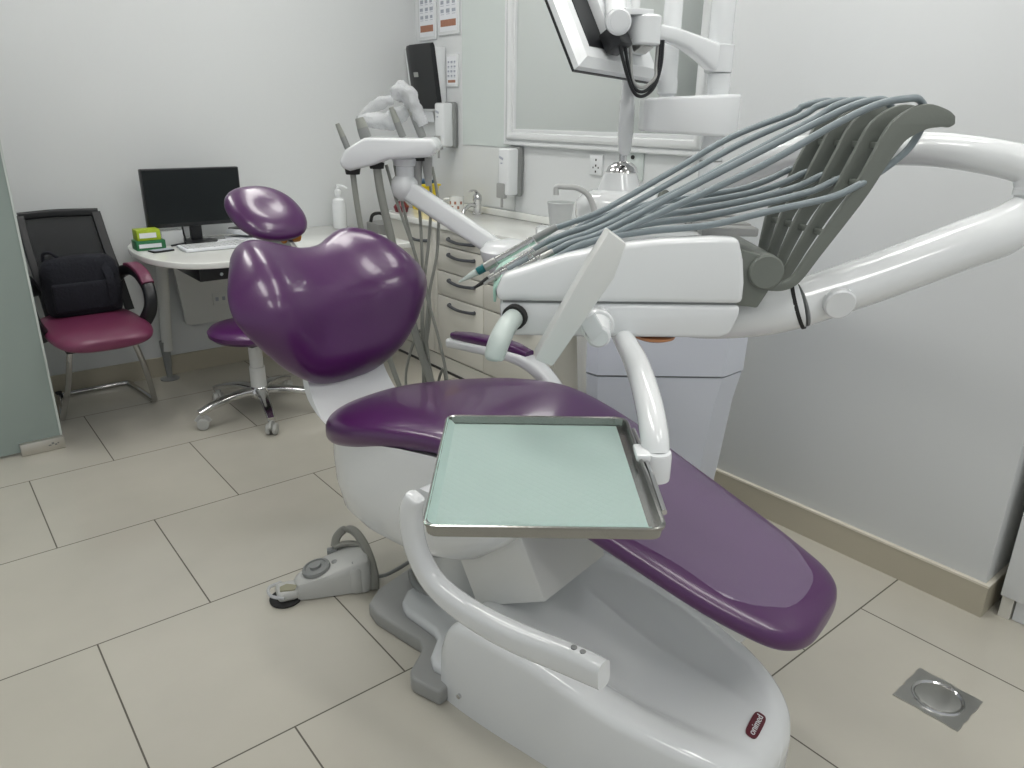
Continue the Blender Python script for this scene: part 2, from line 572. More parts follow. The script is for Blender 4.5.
# ------------------------------------------------------------------ floor drain
t = thing('floor_drain', 'square steel floor drain set in the tile near the wall', 'drain', 0, (1.775, 0.474, 0))
dp_ = B()
ring = []
for i in range(4):
    for k in range(8):
        a = (i, k/8)
        j = (random.random()-.5)*0.005
        e = 0.076
        x, y = [(-e+2*e*a[1], -e+j), (e+j, -e+2*e*a[1]), (e-2*e*a[1], e+j), (-e+j, e-2*e*a[1])][i]
        ring.append((1.775+x, 0.474+y))
dp_.prism(ring, 0.0, 0.003)
part('plate', dp_, 'steel', t)
part('round_cover', B().lathe([(0.05, 0), (0.05, 0.0022), (0.048, 0.003), (0.0, 0.003)], (1.775, 0.474, 0.003)), 'steel', t)
part('rim', B().lathe([(0.052, 0.0), (0.056, 0.004), (0.059, 0.004), (0.061, 0.0)], (1.775, 0.474, 0.003), cap=False), 'chrome', t)
part('lifting_tab', B().box((1.775+.052, 0.474-.012, 0.0075), (0.016, 0.007, 0.003), R_(20), 0.001), 'chrome', t)

# ================================================================== COUNTER ALONG THE RECESS
t = thing('base_cabinet', 'cream base cabinet with one door and four drawers under the worktop', 'cabinet', 0, (2.4, 3.3, 0))
part('body', B().bx(2.205, 2.595, 2.40, 3.88, 0.09, 0.795), 'lam', t)
part('plinth', B().bx(2.20, 2.59, 2.40, 3.875, 0.0, 0.088), 'lam', t)
part('kick_strip', B().bx(2.192, 2.199, 2.40, 3.875, 0.0, 0.012), 'black', t, 'dark line along the floor')
part('filler', B().bx(2.187, 2.203, 3.345, 3.385, 0.10, 0.793, 0.001), 'lam', t)
def handle(parent, y0, y1, z, x=2.187):
    L = y1-y0
    h = B()
    h.tube([(x+0.004, y1, z+0.004), (x-0.014, y1-0.006, z+0.003), (x-0.024, (y0+y1)/2, z-0.003), (x-0.014, y0+0.006, z+0.003), (x+0.004, y0, z+0.004)], [0.011, 0.009, 0.008, 0.009, 0.011], 8, 6)
    part('handle', h, 'handle', parent, 'dark curved bow handle')
d = part('door', B().bx(2.187, 2.203, 3.39, 3.875, 0.10, 0.793, 0.002), 'lam', t)
handle(d, 3.41, 3.60, 0.715)
zz = [0.793, 0.708, 0.572, 0.440, 0.10]
for k in range(4):
    d = part('drawer', B().bx(2.187, 2.203, 2.93, 3.34, zz[k+1]+0.004, zz[k]-0.002, 0.002), 'lam', t)
    handle(d, 3.0, 3.22, zz[k]-0.042 if k else zz[k]-0.046)
for k in range(4):
    d = part('drawer', B().bx(2.187, 2.203, 2.41, 2.925, zz[k+1]+0.004, zz[k]-0.002, 0.002), 'lam', t)
    handle(d, 2.55, 2.77, zz[k]-0.042)
t = thing('worktop', 'long white worktop with upstand below the framed mirror', 'worktop', 0, (2.4, 3, 0.795))
part('slab', B().bx(2.165, 2.606, 1.63, 3.885, 0.796, 0.830, 0.006, 3), 'top', t)
part('upstand', B().bx(2.590, 2.606, 1.63, 3.885, 0.8305, 0.868, 0.003), 'top', t)

# mirror
t = thing('wall_mirror', 'large mirror in a wide white moulded frame on the wall', 'mirror', 0, (2.60, 2.64, 1.2))
y0, y1, z0, z1 = 1.955, 3.275, 1.210, 2.55
part('glass', B().bx(2.598, 2.606, y0+.06, y1-.06, z0+.06, z1-.06), 'mirror', t)
def rect(x, e):
    return [(x, y0+e, z0+e), (x, y1-e, z0+e), (x, y1-e, z1-e), (x, y0+e, z1-e)]
def frame_ring(st):
    b = B()
    b.rings([rect(x, e) for x, e in st], cap=False)
    return b
part('frame', frame_ring([(2.608, 0), (2.585, 0), (2.580, .006), (2.580, .018), (2.588, .020), (2.588, .082), (2.597, .084), (2.608, .084)]), 'white', t, sharp=25)
part('frame_bead', frame_ring([(2.587, .026), (2.574, .032), (2.570, .045), (2.574, .060), (2.587, .066)]), 'white2', t, sharp=50)

# soap dispensers
def soap(yc, z0, label, top):  # wall mounted
    t = thing('soap_dispenser', label, 'soap dispenser', 0, (XM, yc, z0), 'wall soap dispensers')
    W, H = 0.094, 0.245
    part('back_plate', B().bx(XM-0.040, XM-0.0065, yc-W/2-.003, yc+W/2+.003, z0-.003, z0+H+.003, 0.012, 3), 'mgrey', t, 'grey rear shell')
    c = part('cover', B().bx(XM-0.108, XM-0.034, yc-W/2+.002, yc+W/2-.002, z0+.004, z0+H-.002, 0.014, 3), 'white', t)
    part('push_bar', B().bx(XM-0.116, XM-0.09, yc-.02, yc+.045, z0-.012, z0+0.065, 0.006), 'grey', t, 'grey push lever')
    lg = B()
    lg.box((XM-.1085, yc+.012, z0+H-.052), (.002, .034, .012), 0, 0, rot=Matrix.Rotation(R_(18), 3, 'X'))
    lg.box((XM-.1085, yc+.010, z0+H-.078), (.002, .016, .007), 0, 0)
    part('printed_mark', lg, 'inkgrey', t)
    part('outlet_stem', B().cyl((XM-.102, yc+.012, z0-.06), (XM-.102, yc+.012, z0), .007), 'grey', t)
soap(3.775, 1.178, 'white and grey soap dispenser below the black paper towel dispenser', 0)
soap(3.178, 0.955, 'white and grey soap dispenser under the left corner of the mirror', 1)

# paper towel dispenser
t = thing('paper_towel_dispenser', 'black paper towel dispenser with white side on the wall', 'paper towel dispenser', 0, (2.5, 3.85, 1.38))
ya, yb = 3.835, 4.150
part('side_housing', B().prism([(2.605, 1.375), (2.605, 1.72), (2.515, 1.72), (2.555, 1.40), (2.555, 1.375)], ya+.004, yb-.004, 'XZ', 0.006), 'white', t)
fc = [(2.496, 1.725), (2.500, 1.735), (2.517, 1.738), (2.526, 1.72), (2.568, 1.42), (2.562, 1.395), (2.550, 1.388), (2.540, 1.40)]
cvr = B()
cvr.rings([[(x+.05*e*e, y, z-.03*e*e*(1 if z > 1.5 else -.2)) for x, z in fc] for y, e in ((ya, 0), (ya+.02, 0), (ya+.18, 0), (yb-.09, .0), (yb-.045, .35), (yb-.015, .7), (yb, 1))])
part('cover', cvr, 'black', t)
part('mark', B().box((2.514, 4.02, 1.575), (.003, .045, .026), 0, 0, rot=Matrix.Rotation(R_(-8), 3, 'Y')), 'grey', t)
part('paper_towel', B().box((2.572, 4.0, 1.35), (.004, .14, .07), 0, 0, rot=Matrix.Rotation(R_(-12), 3, 'Y')), 'paper', t)
part('key_lock', B().cyl((2.545, 3.847, 1.398), (2.532, 3.847, 1.398), 0.007), 'chrome', t)

# posters
def poster(ya, yb, za, zb, label, rows, cols, band):
    t = thing('poster', label, 'poster', 0, (XM, (ya+yb)/2, za), 'hand washing posters')
    part('frame', B().bx(XM-.012, XM-.0005, ya, yb, za, zb, 0.002), 'white', t)
    mg = min(.018, (yb-ya)*.1)
    part('sheet', B().bx(XM-.0135, XM-.0122, ya+mg, yb-mg, za+mg, zb-mg), 'paper', t)
    pr = B()
    H = zb-za-2*mg
    bh = band
    z_lo, z_hi = za+mg+bh*2.2, zb-mg-.02
    for r in range(rows):
        for c in range(cols):
            wy = (yb-ya-2*mg)/cols
            hz = (z_hi-z_lo)/rows
            yc, zc = ya+mg+wy*(c+.5), z_lo+hz*(r+.5)
            pr.box((XM-.0137, yc+(random.random()-.5)*wy*.1, zc+hz*.12), (.0006, wy*random.uniform(.5, .7), hz*random.uniform(.38, .5)))
            pr.box((XM-.0137, yc, zc-hz*.28), (.0006, wy*.6, hz*.06))
    part('pictograms', pr, 'inkgrey', t)
    part('colour_band', B().bx(XM-.0140, XM-.0132, ya+mg+.008, yb-mg-.008, za+mg+bh*.7, za+mg+bh*1.7), 'brownband', t, 'reddish brown band')
poster(3.928, 4.115, 1.765, 2.06, 'tall white wall poster with brown band, left one of the pair', 4, 3, .035)
poster(3.70, 3.903, 1.78, 2.085, 'tall white wall poster with brown band, beside the panel seam', 4, 3, .035)
poster(3.718, 3.83, 1.508, 1.678, 'small white notice beside the black paper towel dispenser', 4, 3, .014)

# twin sockets on recess wall
t = thing('wall_socket', 'white wall socket above the worktop behind the white tapered pole', 'socket', 0, (XM, 2.6, 1.1))
part('plate', B().bx(XM-.012, XM-.0005, 2.55, 2.632, 1.098, 1.192, 0.003), 'white', t)
hs = B()
for dz in (0.115, 0.142, 0.168):
    hs.bx(XM-.0128, XM-.0118, 2.586, 2.594, 0.99+dz+.004, 0.99+dz+.014)
hs.bx(XM-.0128, XM-.0118, 2.570, 2.576, 1.128, 1.136)
hs.bx(XM-.0128, XM-.0118, 2.604, 2.610, 1.128, 1.136)
part('pin_holes', hs, 'rubber', t)
t = thing('outlet_plate', 'pale square outlet plate beside the wall socket', 'outlet', 0, (XM, 2.4, 1.1))
part('plate', B().bx(XM-.010, XM-.0005, 2.30, 2.42, 1.09, 1.215, 0.003), 'wallpanel', t)
part('switch', B().cyl((XM-.010, 2.36, 1.19), (XM-.016, 2.36, 1.19), .009), 'rubber', t)

# things on the worktop
ZT = 0.8303
t = thing('sharps_bin', 'yellow sharps bin with dark blue lid at the worktop end', 'sharps bin', R_(0), (2.43, 3.78, ZT))
sb = B()
sb.rings([[(2.42+sx*(.055+.013*k), 3.815+sy*(.055+.013*k), ZT+.135*k) for sx, sy in ((-1, -.8), (-.8, -1), (.8, -1), (1, -.8), (1, .8), (.8, 1), (-.8, 1), (-1, .8))] for k in (0, .5, 1)])
part('container', sb, 'yellow', t)
part('rim', B().box((2.42, 3.815, ZT+.141), (.145, .145, .012), 0, .005), 'yellow', t)
part('lid', B().box((2.405, 3.835, ZT+.158), (.12, .12, .022), 0, .008), 'dblue', t, 'dark blue lid')
t = thing('sharps_pot', 'small dark red lidded pot beside the yellow sharps bin', 'pot', 0, (2.235, 3.76, ZT))
part('pot_body', B().lathe([(.035, 0), (.042, .02), (.042, .024)], (2.24, 3.78, ZT)), 'red', t)
part('lid', B().lathe([(.044, .024), (.044, .03), (.020, .058), (.0, .06)], (2.24, 3.78, ZT)), 'red', t)
t = thing('mug', 'cream mug with colourful print behind the white arm', 'mug', 0, (2.47, 3.55, ZT))
part('cup', B().lathe([(.036, 0), (.040, .004), (.041, .092), (.038, .092), (.037, .012), (0, .010)], (2.47, 3.555, ZT), cap=False), 'top', t)
part('handle', B().tube([(2.44, 3.585, ZT+.078), (2.42, 3.608, ZT+.075), (2.413, 3.614, ZT+.045), (2.43, 3.598, ZT+.02), (2.444, 3.580, ZT+.02)], .006, 8, 6), 'top', t)
pm = B()
for k in range(6):
    a = R_(150+k*24)
    pm.box((2.47+.0405*math.cos(a), 3.555+.0405*math.sin(a), ZT+.035+.025*(k % 2)), (.003, .012, .016), a)
part('print', pm, 'brownband', t)
# mixer tap
t = thing('mixer_tap', 'chrome mixer tap standing behind the worktop sink', 'tap', 0, (2.52, 3.45, ZT))
part('body', B().lathe([(.028, 0), (.028, .006), (.022, .01), (.022, .07), (.026, .08), (.024, .105), (.012, .118), (0, .12)], (2.53, 3.44, ZT)), 'chrome', t)
part('spout', B().tube([(2.52, 3.44, ZT+.05), (2.47, 3.43, ZT+.055), (2.42, 3.41, ZT+.035), (2.405, 3.405, ZT+.015)], [.014, .012, .011, .010], 10), 'chrome', t)
part('lever', B().bar([(2.53, 3.44, ZT+.118), (2.50, 3.43, ZT+.135), (2.46, 3.42, ZT+.13)], .018, .008, (0, 0, 1)), 'chrome', t)
# waste bag holder between worktop and back wall
t = thing('waste_bin', 'grey bin with black handle between worktop end and back wall', 'bin', 0, (2.27, 4.02, 0))
part('bin_body', B().rings([[(2.30+sx*(.10+.02*k), 4.02+sy*(.09+.015*k), .74*k) for sx, sy in ((-1, -.7), (-.7, -1), (.7, -1), (1, -.7), (1, .7), (.7, 1), (-.7, 1), (-1, .7))] for k in (0.0, .5, 1)]), 'grey', t)
part('handle', B().tube([(2.19, 4.06, .745), (2.20, 4.05, .785), (2.22, 4.0, .80), (2.24, 3.95, .785), (2.25, 3.93, .75)], .010, 8), 'rubber', t, 'black handle')

# ================================================================== DESK SIDE
t = thing('desk', 'white rounded desk against the back wall', 'desk', 0, (1.4, 3.8, 0))
out = spline([(1.4, 4.155), (0.93, 4.155), (0.855, 4.10), (0.820, 3.95), (0.815, 3.75), (0.845, 3.58), (0.91, 3.45), (1.0, 3.385), (1.11, 3.36), (1.3, 3.355), (2.05, 3.355)], 4)+[(2.05, 4.155)]
out = [(x, y) for x, y in out]
part('desktop', B().prism(out, 0.70, 0.73, 'XY', 0.006, 3), 'top', t)
lgm = B()
lgm.cyl((0.985, 4.04, .70), (0.955, 4.08, .16), .030, .026)
part('leg', lgm, 'offwhite', t)
part('leg_foot', B().lathe([(.048, 0), (.048, .005), (.014, .012), (.026, .20), (.028, .21)], (0.948, 4.085, 0)), 'mgrey', t, 'grey tapered foot on a disc')
part('leg', B().cyl((1.95, 3.9, .70), (1.95, 3.9, .0), .028), 'offwhite', t)
part('modesty_panel', B().prism([(1.04, .70), (1.075, .28), (1.10, .27), (2.0, .27), (2.0, .70)], 4.10, 4.125, 'XZ', 0.004), 'offwhite', t, 'cream back panel')
part('drawer', B().bx(0.985, 1.42, 3.44, 3.86, .635, .690, .004), 'black', t, 'black shallow drawer under the desktop')
part('drawer_knob', B().cyl((1.08, 3.44, .662), (1.08, 3.432, .662), .008), 'chrome', t)

t = thing('computer_monitor', 'black computer monitor on the white desk', 'monitor', 0, (1.14, 3.95, .73))
part('casing', B().box((1.155, 3.965, .955), (.47, .035, .28), 0, .006), 'black', t)
part('screen', B().box((1.155, 3.946, .962), (.455, .003, .255)), 'screen', t)
part('stand', B().box((1.15, 3.98, .79), (.055, .03, .12), 0, .004), 'black', t)
part('stand_base', B().lathe([(.10, 0), (.10, .006), (.03, .014), (0, .014)], (1.15, 3.98, .7305)), 'black', t)
t = thing('keyboard', 'white flat keyboard lying in front of the black monitor', 'keyboard', R_(-1), (1.2, 3.8, .731))
part('body', B().bx(0.94, 1.36, 3.685, 3.85, .732, .746, .004), 'paper', t)
ks = B()
for r in range(5):
    for c in range(16):
        ks.bx(.955+c*.0248, .955+c*.0248+.021, 3.70+r*.027, 3.70+r*.027+.023, .746, .749)
part('keys', ks, 'white', t)
for (nm, x0, x1, y0_, y1_, z0_, z1_, m_, lb) in (
        ('glove_box', .835, .965, 3.845, 3.940, .7305, .775, 'green', 'dark green box on the left end of the desk'),
        ('glove_box', .845, .950, 3.855, 3.940, .7755, .825, 'lime', 'lime green box stacked on the dark green box')):
    t = thing(nm, lb, 'box', 0, ((x0+x1)/2, (y0_+y1_)/2, z0_), 'boxes on the desk')
    part('carton', B().bx(x0, x1, y0_, y1_, z0_, z1_, .002), m_, t)
    part('printed_strip', B().bx(x0+.01, x1-.02, y0_-.0008, y0_+.001, z0_+.012, z1_-.014), 'paper', t)
t = thing('card_holder', 'clear acrylic card holder beside the green boxes', 'holder', 0, (1.0, 3.98, .73))
part('tray', B().bx(.975, 1.075, 3.94, 4.02, .7305, .80, .002), 'film', t)
part('cards', B().bx(.985, 1.03, 3.955, 4.005, .733, .79, .002), 'paper', t)
t = thing('mobile_phone', 'dark phone lying at the front of the desk', 'phone', R_(0), (.93, 3.78, .73))
part('body', B().box((.925, 3.785, .735), (.10, .06, .008), R_(12), .002), 'black', t)
part('screen', B().box((.928, 3.785, .7393), (.085, .05, .001), R_(12)), 'inkgrey', t)
t = thing('paper_stack', 'loose white papers beside the black monitor stand', 'papers', 0, (1.36, 3.93, .73))
for k, (x, y, a) in enumerate(((1.25, 3.90, 8), (1.40, 3.97, -14), (1.43, 3.93, 20))):
    part('sheet', B().box((x, y, .7315+k*.0022), (.21, .15, .0016), R_(a)), 'paper', t)
t = thing('folder', 'black ring folder leaning on papers on the desk', 'folder', 0, (1.47, 4.02, .74))
part('covers', B().box((1.46, 4.02, .765), (.20, .16, .03), R_(25), .004), 'black', t)
part('pages', B().box((1.44, 4.0, .764), (.20, .15, .022), R_(25), .002), 'paper', t)
solo('power_cable', B().tube([(1.095, 4.01, .84), (1.095, 4.0, .78), (1.090, 3.96, .742), (1.075, 3.925, .737), (1.04, 3.905, .737), (1.0, 3.885, .737)], .005, 8), 'black', 'black and white cable curled beside the monitor stand', 'cable')
t = thing('floor_outlet', 'white double wall outlet under the desk', 'socket', 0, (1.27, 4.10, .35))
part('plate', B().bx(1.225, 1.305, 4.092, 4.0995, .362, .43, .003), 'offwhite', t)
sk = B()
for dx in (.022, .058):
    sk.bx(1.225+dx-.008, 1.225+dx+.008, 4.0905, 4.0918, .385, .405)
part('pin_holes', sk, 'inkgrey', t)

# ------------------------------------------------------------------ visitor chair
t = thing('visitor_chair', 'black mesh back cantilever chair with maroon seat', 'chair', 0, (.57, 3.7, 0))
SX = .562
part('seat', B().cushion([(3.30, .02, SX, .452, .02, 0), (3.308, .11, SX, .452, .045, 0), (3.34, .165, SX, .455, .065, 0), (3.43, .195, SX, .460, .075, .004), (3.58, .20, SX, .458, .075, .006), (3.76, .195, SX, .452, .07, .005), (3.88, .18, SX, .45, .06, 0), (3.915, .11, SX, .45, .04, 0), (3.925, .03, SX, .45, .02, 0)]), 'maroon', t)
part('seat_pan', B().bx(SX-.15, SX+.15, 3.42, 3.88, .405, .425, .008), 'black', t)
bfr = B()
bl, br_ = .418, .742
bfr.bar([(bl+.02, 3.93, .44), (bl+.01, 3.96, .60), (bl, 4.0, .74), (bl-.005, 4.05, .90)], .035, .03, (0, 1, 0))
bfr.bar([(br_+.035, 3.93, .44), (br_+.015, 3.96, .60), (br_-.005, 4.0, .74), (br_-.02, 4.05, .90)], .04, .03, (0, 1, 0))
bfr.bar([(bl-.01, 4.05, .90), (SX, 4.058, .905), (br_-.01, 4.05, .90)], .035, .03, (0, 1, 0), rd=.5)
bfr.bar([(bl, 3.95, .52), (SX, 3.955, .52), (br_+.02, 3.95, .52)], .05, .03, (0, 1, 0))
part('back_frame', bfr, 'black', t)
mb_ = B()
mb_.rings([[(bl+.01+.0*i, 3.965+.085*i/6, .53+.36*i/6), (SX, 3.98+.085*i/6, .53+.36*i/6), (br_+.01-.025*i/6, 3.965+.085*i/6, .53+.36*i/6),
            (br_+.01-.025*i/6, 3.970+.085*i/6, .53+.36*i/6), (SX, 3.985+.085*i/6, .53+.36*i/6), (bl+.01, 3.970+.085*i/6, .53+.36*i/6)] for i in range(7)])
part('back_mesh', mb_, 'mesh', t)
for sx, nm in ((1, 'r'), (-1, 'l')):
    xx = SX+sx*.222
    fb = part('armrest', B().bar([(SX+sx*.16, 3.95, .575), (SX+sx*.19, 3.88, .635), (xx-.005*sx, 3.76, .665), (xx+.005*sx, 3.64, .655), (xx+.012*sx, 3.565, .60), (xx+.002*sx, 3.55, .52), (xx-.03*sx, 3.585, .445)], [.05, .05, .046, .046, .05, .05, .046], .050, (sx, 0, 0), rd=.5), 'black', t)
    part('arm_pad', B().bar([(xx-.005*sx, 3.80, .682), (xx, 3.73, .690), (xx+.007*sx, 3.62, .672), (xx+.012*sx, 3.565, .632)], .052, .022, (0, 0, 1), rd=.6), 'maroon', fb, 'maroon pad')
    part('leg', B().tube([(SX+sx*.08, 3.56, .408), (SX+sx*.115, 3.515, .404), (SX+sx*.128, 3.505, .385), (SX+.018+sx*.160, 3.61, .22), (SX+.025+sx*.194, 3.735, .045), (SX+.025+sx*.198, 3.765, .014), (SX+.025+sx*.192, 3.85, .0125), (SX+.025+sx*.165, 4.10, .0125)], .0125, 10, 6), 'chrome', t)
part('rear_crossbar', B().tube([(SX+.19, 4.09, .0125), (SX+.175, 4.118, .0125), (SX+.025, 4.12, .0125), (SX-.125, 4.118, .0125), (SX-.14, 4.09, .0125)], .0125, 10), 'chrome', t)
part('floor_glide', B().bx(SX-.145, SX-.115, 4.105, 4.135, .0, .03, .004), 'rubber', t)

# bag
t = thing('backpack', 'black backpack standing on the maroon visitor chair', 'bag', 0, (.565, 3.80, .49))
bgb = B()
sts = [(.485, .135, .05), (.495, .150, .075), (.56, .158, .085), (.64, .156, .08), (.71, .148, .065), (.740, .12, .045), (.748, .06, .015)]
rings = []
for (z, hw, hd) in spline(sts, 4):
    rg = []
    for k in range(36):
        a = 2*PI*k/36
        u = math.copysign(abs(math.cos(a))**.6, math.cos(a))
        v = math.copysign(abs(math.sin(a))**.7, math.sin(a))
        p = Vector((.572+hw*u, 3.80+hd*v, z))
        nz = noise.noise(p*14)*.010
        rg.append((p.x+u*nz, p.y+v*nz*1.4, p.z))
    rings.append(rg)
bgb.rings(rings)
part('body', bgb, 'fabric', t)
part('front_pocket', B().box((.56, 3.722, .575), (.24, .03, .13), 0, .014, 3), 'fabric', t)
part('carry_handle', B().tube([(.44, 3.80, .73), (.445, 3.79, .765), (.47, 3.785, .768), (.50, 3.79, .74)], .007, 8), 'fabric', t)
part('shoulder_strap', B().bar([(.66, 3.755, .735), (.675, 3.705, .64), (.67, 3.71, .53)], .035, .010, (0, 1, 0)), 'fabric', t)

# ------------------------------------------------------------------ stool
t = thing('operator_stool', 'round purple stool on a chrome five star base', 'stool', 0, (1.155, 3.32, 0))
sx, sy = 1.155, 3.32
part('seat', B().lathe([(0, .375), (.12, .375), (.175, .383), (.195, .40), (.198, .418), (.185, .434), (.15, .443), (.08, .446), (0, .447)], (sx, sy, 0), 40), 'stoolp', t)
part('seat_plate', B().box((sx, sy, .366), (.17, .17, .014), R_(20), .003), 'black', t)
part('column', B().lathe([(.036, .09), (.036, .235), (.031, .238), (.031, .362)], (sx, sy, 0)), 'offwhite', t)
part('height_lever', B().tube([(sx, sy, .355), (sx+.10, sy-.02, .345), (sx+.155, sy-.03, .337)], .006, 8), 'chrome', t)
part('hub', B().lathe([(.045, .085), (.052, .10), (.05, .125), (.038, .14)], (sx, sy, 0)), 'chrome', t)
for k in range(5):
    a = R_(186+72*k)
    c, s_ = math.cos(a), math.sin(a)
    lg = part('base_leg', B().bar([(sx+c*.03, sy+s_*.03, .118), (sx+c*.12, sy+s_*.12, .117), (sx+c*.22, sy+s_*.22, .100), (sx+c*.295, sy+s_*.295, .076)], [.05, .046, .042, .036], [.036, .032, .028, .024], (0, 0, 1), rd=.6), 'chrome', t)
    cx, cy = sx+c*.282, sy+s_*.282
    cs = B()
    ca_, sa_ = math.cos(a+1.1), math.sin(a+1.1)
    for q in (-1, 1):
        cs.cyl((cx+ca_*.006*q, cy+sa_*.006*q, .0265), (cx+ca_*.024*q, cy+sa_*.024*q, .0265), .0262, bev=.004)
    cs.cyl((cx, cy, .045), (cx, cy, .072), .012)
    cs.bar([(cx-sa_*.028, cy+ca_*.028, .03), (cx, cy, .058), (cx+sa_*.026, cy-ca_*.026, .035)], .03, .01, (ca_, sa_, 0))
    part('caster', cs, 'pedal', lg, 'grey twin wheel caster')

# ================================================================== DENTAL CHAIR (frame turned by 12 degrees)
XC = 1.32
t = thing('dental_chair', 'purple dental chair with white base and folded backrest upright', 'dental chair', CH, (XC, .85, 0))
t['label'] = 'large purple dental chair on a white base in the room centre'
chair = t
# base plate (grey rim)
plate = [(1.015, 1.03), (1.005, 1.115), (1.02, 1.14), (1.10, 1.175), (1.118, 1.205), (1.120, 1.38), (1.135, 1.43), (1.20, 1.462), (1.44, 1.480), (1.48, 1.475), (1.50, 1.42), (1.50, 1.20), (1.62, 1.14), (1.63, 1.03)]
part('base_plate', B().prism(plate, 0.0, .045, 'XY', .008, 3), 'grey', t, 'grey floor plate')
inner = [(1.06, 1.00), (1.055, 1.09), (1.07, 1.115), (1.13, 1.150), (1.148, 1.18), (1.160, 1.30), (1.175, 1.335), (1.22, 1.362), (1.40, 1.362), (1.44, 1.34), (1.45, 1.17), (1.56, 1.11), (1.56, 1.00)]
part('base_step', B().prism(inner, .04, .075, 'XY', .012, 3), 'white', t)
# white base: sections along y
def base_sections():
    st = [  # y, hw, z side, z centre (nose leans to +x)
        (.305, .050, .085, .085), (.312, .085, .110, .110), (.335, .125, .140, .138), (.385, .165, .165, .155), (.46, .198, .186, .155), (.56, .224, .206, .156),
        (.66, .238, .228, .166), (.78, .242, .246, .200), (.90, .244, .250, .232), (.98, .242, .240, .236), (1.03, .238, .212, .215), (1.055, .234, .15, .16)]
    return spline(st, 6)
bb_ = B()
XB = 1.284
rings = []
for (y, hw, zs, zc) in base_sections():
    rg = []
    N = 24
    rg.append((XB-hw-.004, y, .0))
    rg.append((XB-hw-.004, y, zs*.4))
    rg.append((XB-hw, y, zs*.88))
    rg.append((XB-hw+.004, y, zs*.965))
    rg.append((XB-hw+.014, y, zs))
    rg.append((XB-hw+.040, y, zs+.002))
    for k in range(N+1):
        u = -1+2*k/N
        e = max(0, (abs(u)-.45)/.55)
        zz_ = zc+(zs+.002-zc)*(e*e*(3-2*e))
        rg.append((XB+u*(hw-.048), y, zz_))
    rg.append((XB+hw-.040, y, zs+.002))
    rg.append((XB+hw-.014, y, zs))
    rg.append((XB+hw-.004, y, zs*.965))
    rg.append((XB+hw, y, zs*.88))
    rg.append((XB+hw+.004, y, zs*.4))
    rg.append((XB+hw+.004, y, .0))
    rings.append(rg)
bb_.rings(rings)
base = part('base_housing', bb_, 'white2', t, sharp=50)
part('base_skirting', B().prism([(XB-.190, .43), (XB-.14, .36), (XB-.08, .32), (XB+.08, .32), (XB+.14, .36), (XB+.190, .43), (XB+.222, .58), (XB+.222, 1.04), (XB-.222, 1.04), (XB-.222, .58)], 0.0, .012), 'mgrey', t)
scr = B().cyl((XB-.252, .985, .045), (XB-.24, .985, .045), .006)
part('screw', scr, 'chrome', base)
# logo badge on the nose
lgm = Matrix.Translation((1.338, .372, .1555)) @ Matrix.Rotation(R_(0), 4, 'Z') @ Matrix.Rotation(R_(12), 4, 'X')
lb = B()
ov = []
for k in range(28):
    a = 2*PI*k/28
    ov.append((.034*math.copysign(abs(math.cos(a))**.45, math.cos(a)), .0125*math.copysign(abs(math.sin(a))**.6, math.sin(a))))
LOGO = Matrix.Translation((1.292, .366, .1525)) @ Matrix.Rotation(R_(14), 4, 'X') @ Matrix.Rotation(R_(4), 4, 'Z') @ Matrix.Diagonal((1.1, 1.1, 1, 1))
lb.prism(ov, 0, .003, mtx=LOGO)
badge = part('logo_badge', lb, 'logo', base, 'dark red oval badge')
tb = text_mesh('onimed', .0185, .0006)
tb.transform(LOGO @ Matrix.Translation((0, 0, .0035)))
part('logo_lettering', tb, 'white', badge) if False else None
tx = link_mesh('logo_lettering', tb, 'white')
tx.parent = base

# lifting mechanism, shell
part('lift_cover', B().box((XC-.02, .985, .335), (.26, .24, .19), 0, .01, rot=Matrix.Rotation(R_(-28), 3, 'X')), 'offwhite', t, 'tilted lift cover with flat faces')
sh = B()
rings = []
def seat_mid(y):
    pts_ = [(p[0], p[3]) for p in seat_mid_st]
    for (a, za), (b, zb) in zip(pts_, pts_[1:]):
        if a <= y <= b:
            return za+(zb-za)*(y-a)/(b-a)
    return pts_[-1][1]
seat_mid_st = [(.5, 0, 0, .457), (.70, 0, 0, .543), (.90, 0, 0, .605), (1.08, 0, 0, .632), (1.25, 0, 0, .610), (1.40, 0, 0, .576), (1.50, 0, 0, .556), (1.62, 0, 0, .545)]
for (lv, x0, x1, ya, yb) in ((.285, 1.20, 1.44, 1.20, 1.42), (.300, 1.13, 1.50, 1.12, 1.50), (.345, 1.100, 1.53, 1.02, 1.55), (.42, 1.088, 1.548, .93, 1.572), (.49, 1.084, 1.555, .86, 1.578), (1, 1.086, 1.553, .86, 1.575)):
    rg = []
    for k in range(56):
        a = 2*PI*k/56
        u = math.copysign(abs(math.cos(a))**.45, math.cos(a))
        v = math.copysign(abs(math.sin(a))**.55, math.sin(a))
        y = (ya+yb)/2+(yb-ya)/2*v
        rg.append(((x0+x1)/2+(x1-x0)/2*u, y, lv if lv < 1 else seat_mid(y)-.004))
    rings.append(rg)
sh.rings(rings)
part('seat_shell', sh, 'white2', t)
part('under_frame', B().box((1.37, .64, .455), (.20, .50, .035), 0, .01, rot=Matrix.Rotation(R_(22), 3, 'X')), 'offwhite', t)
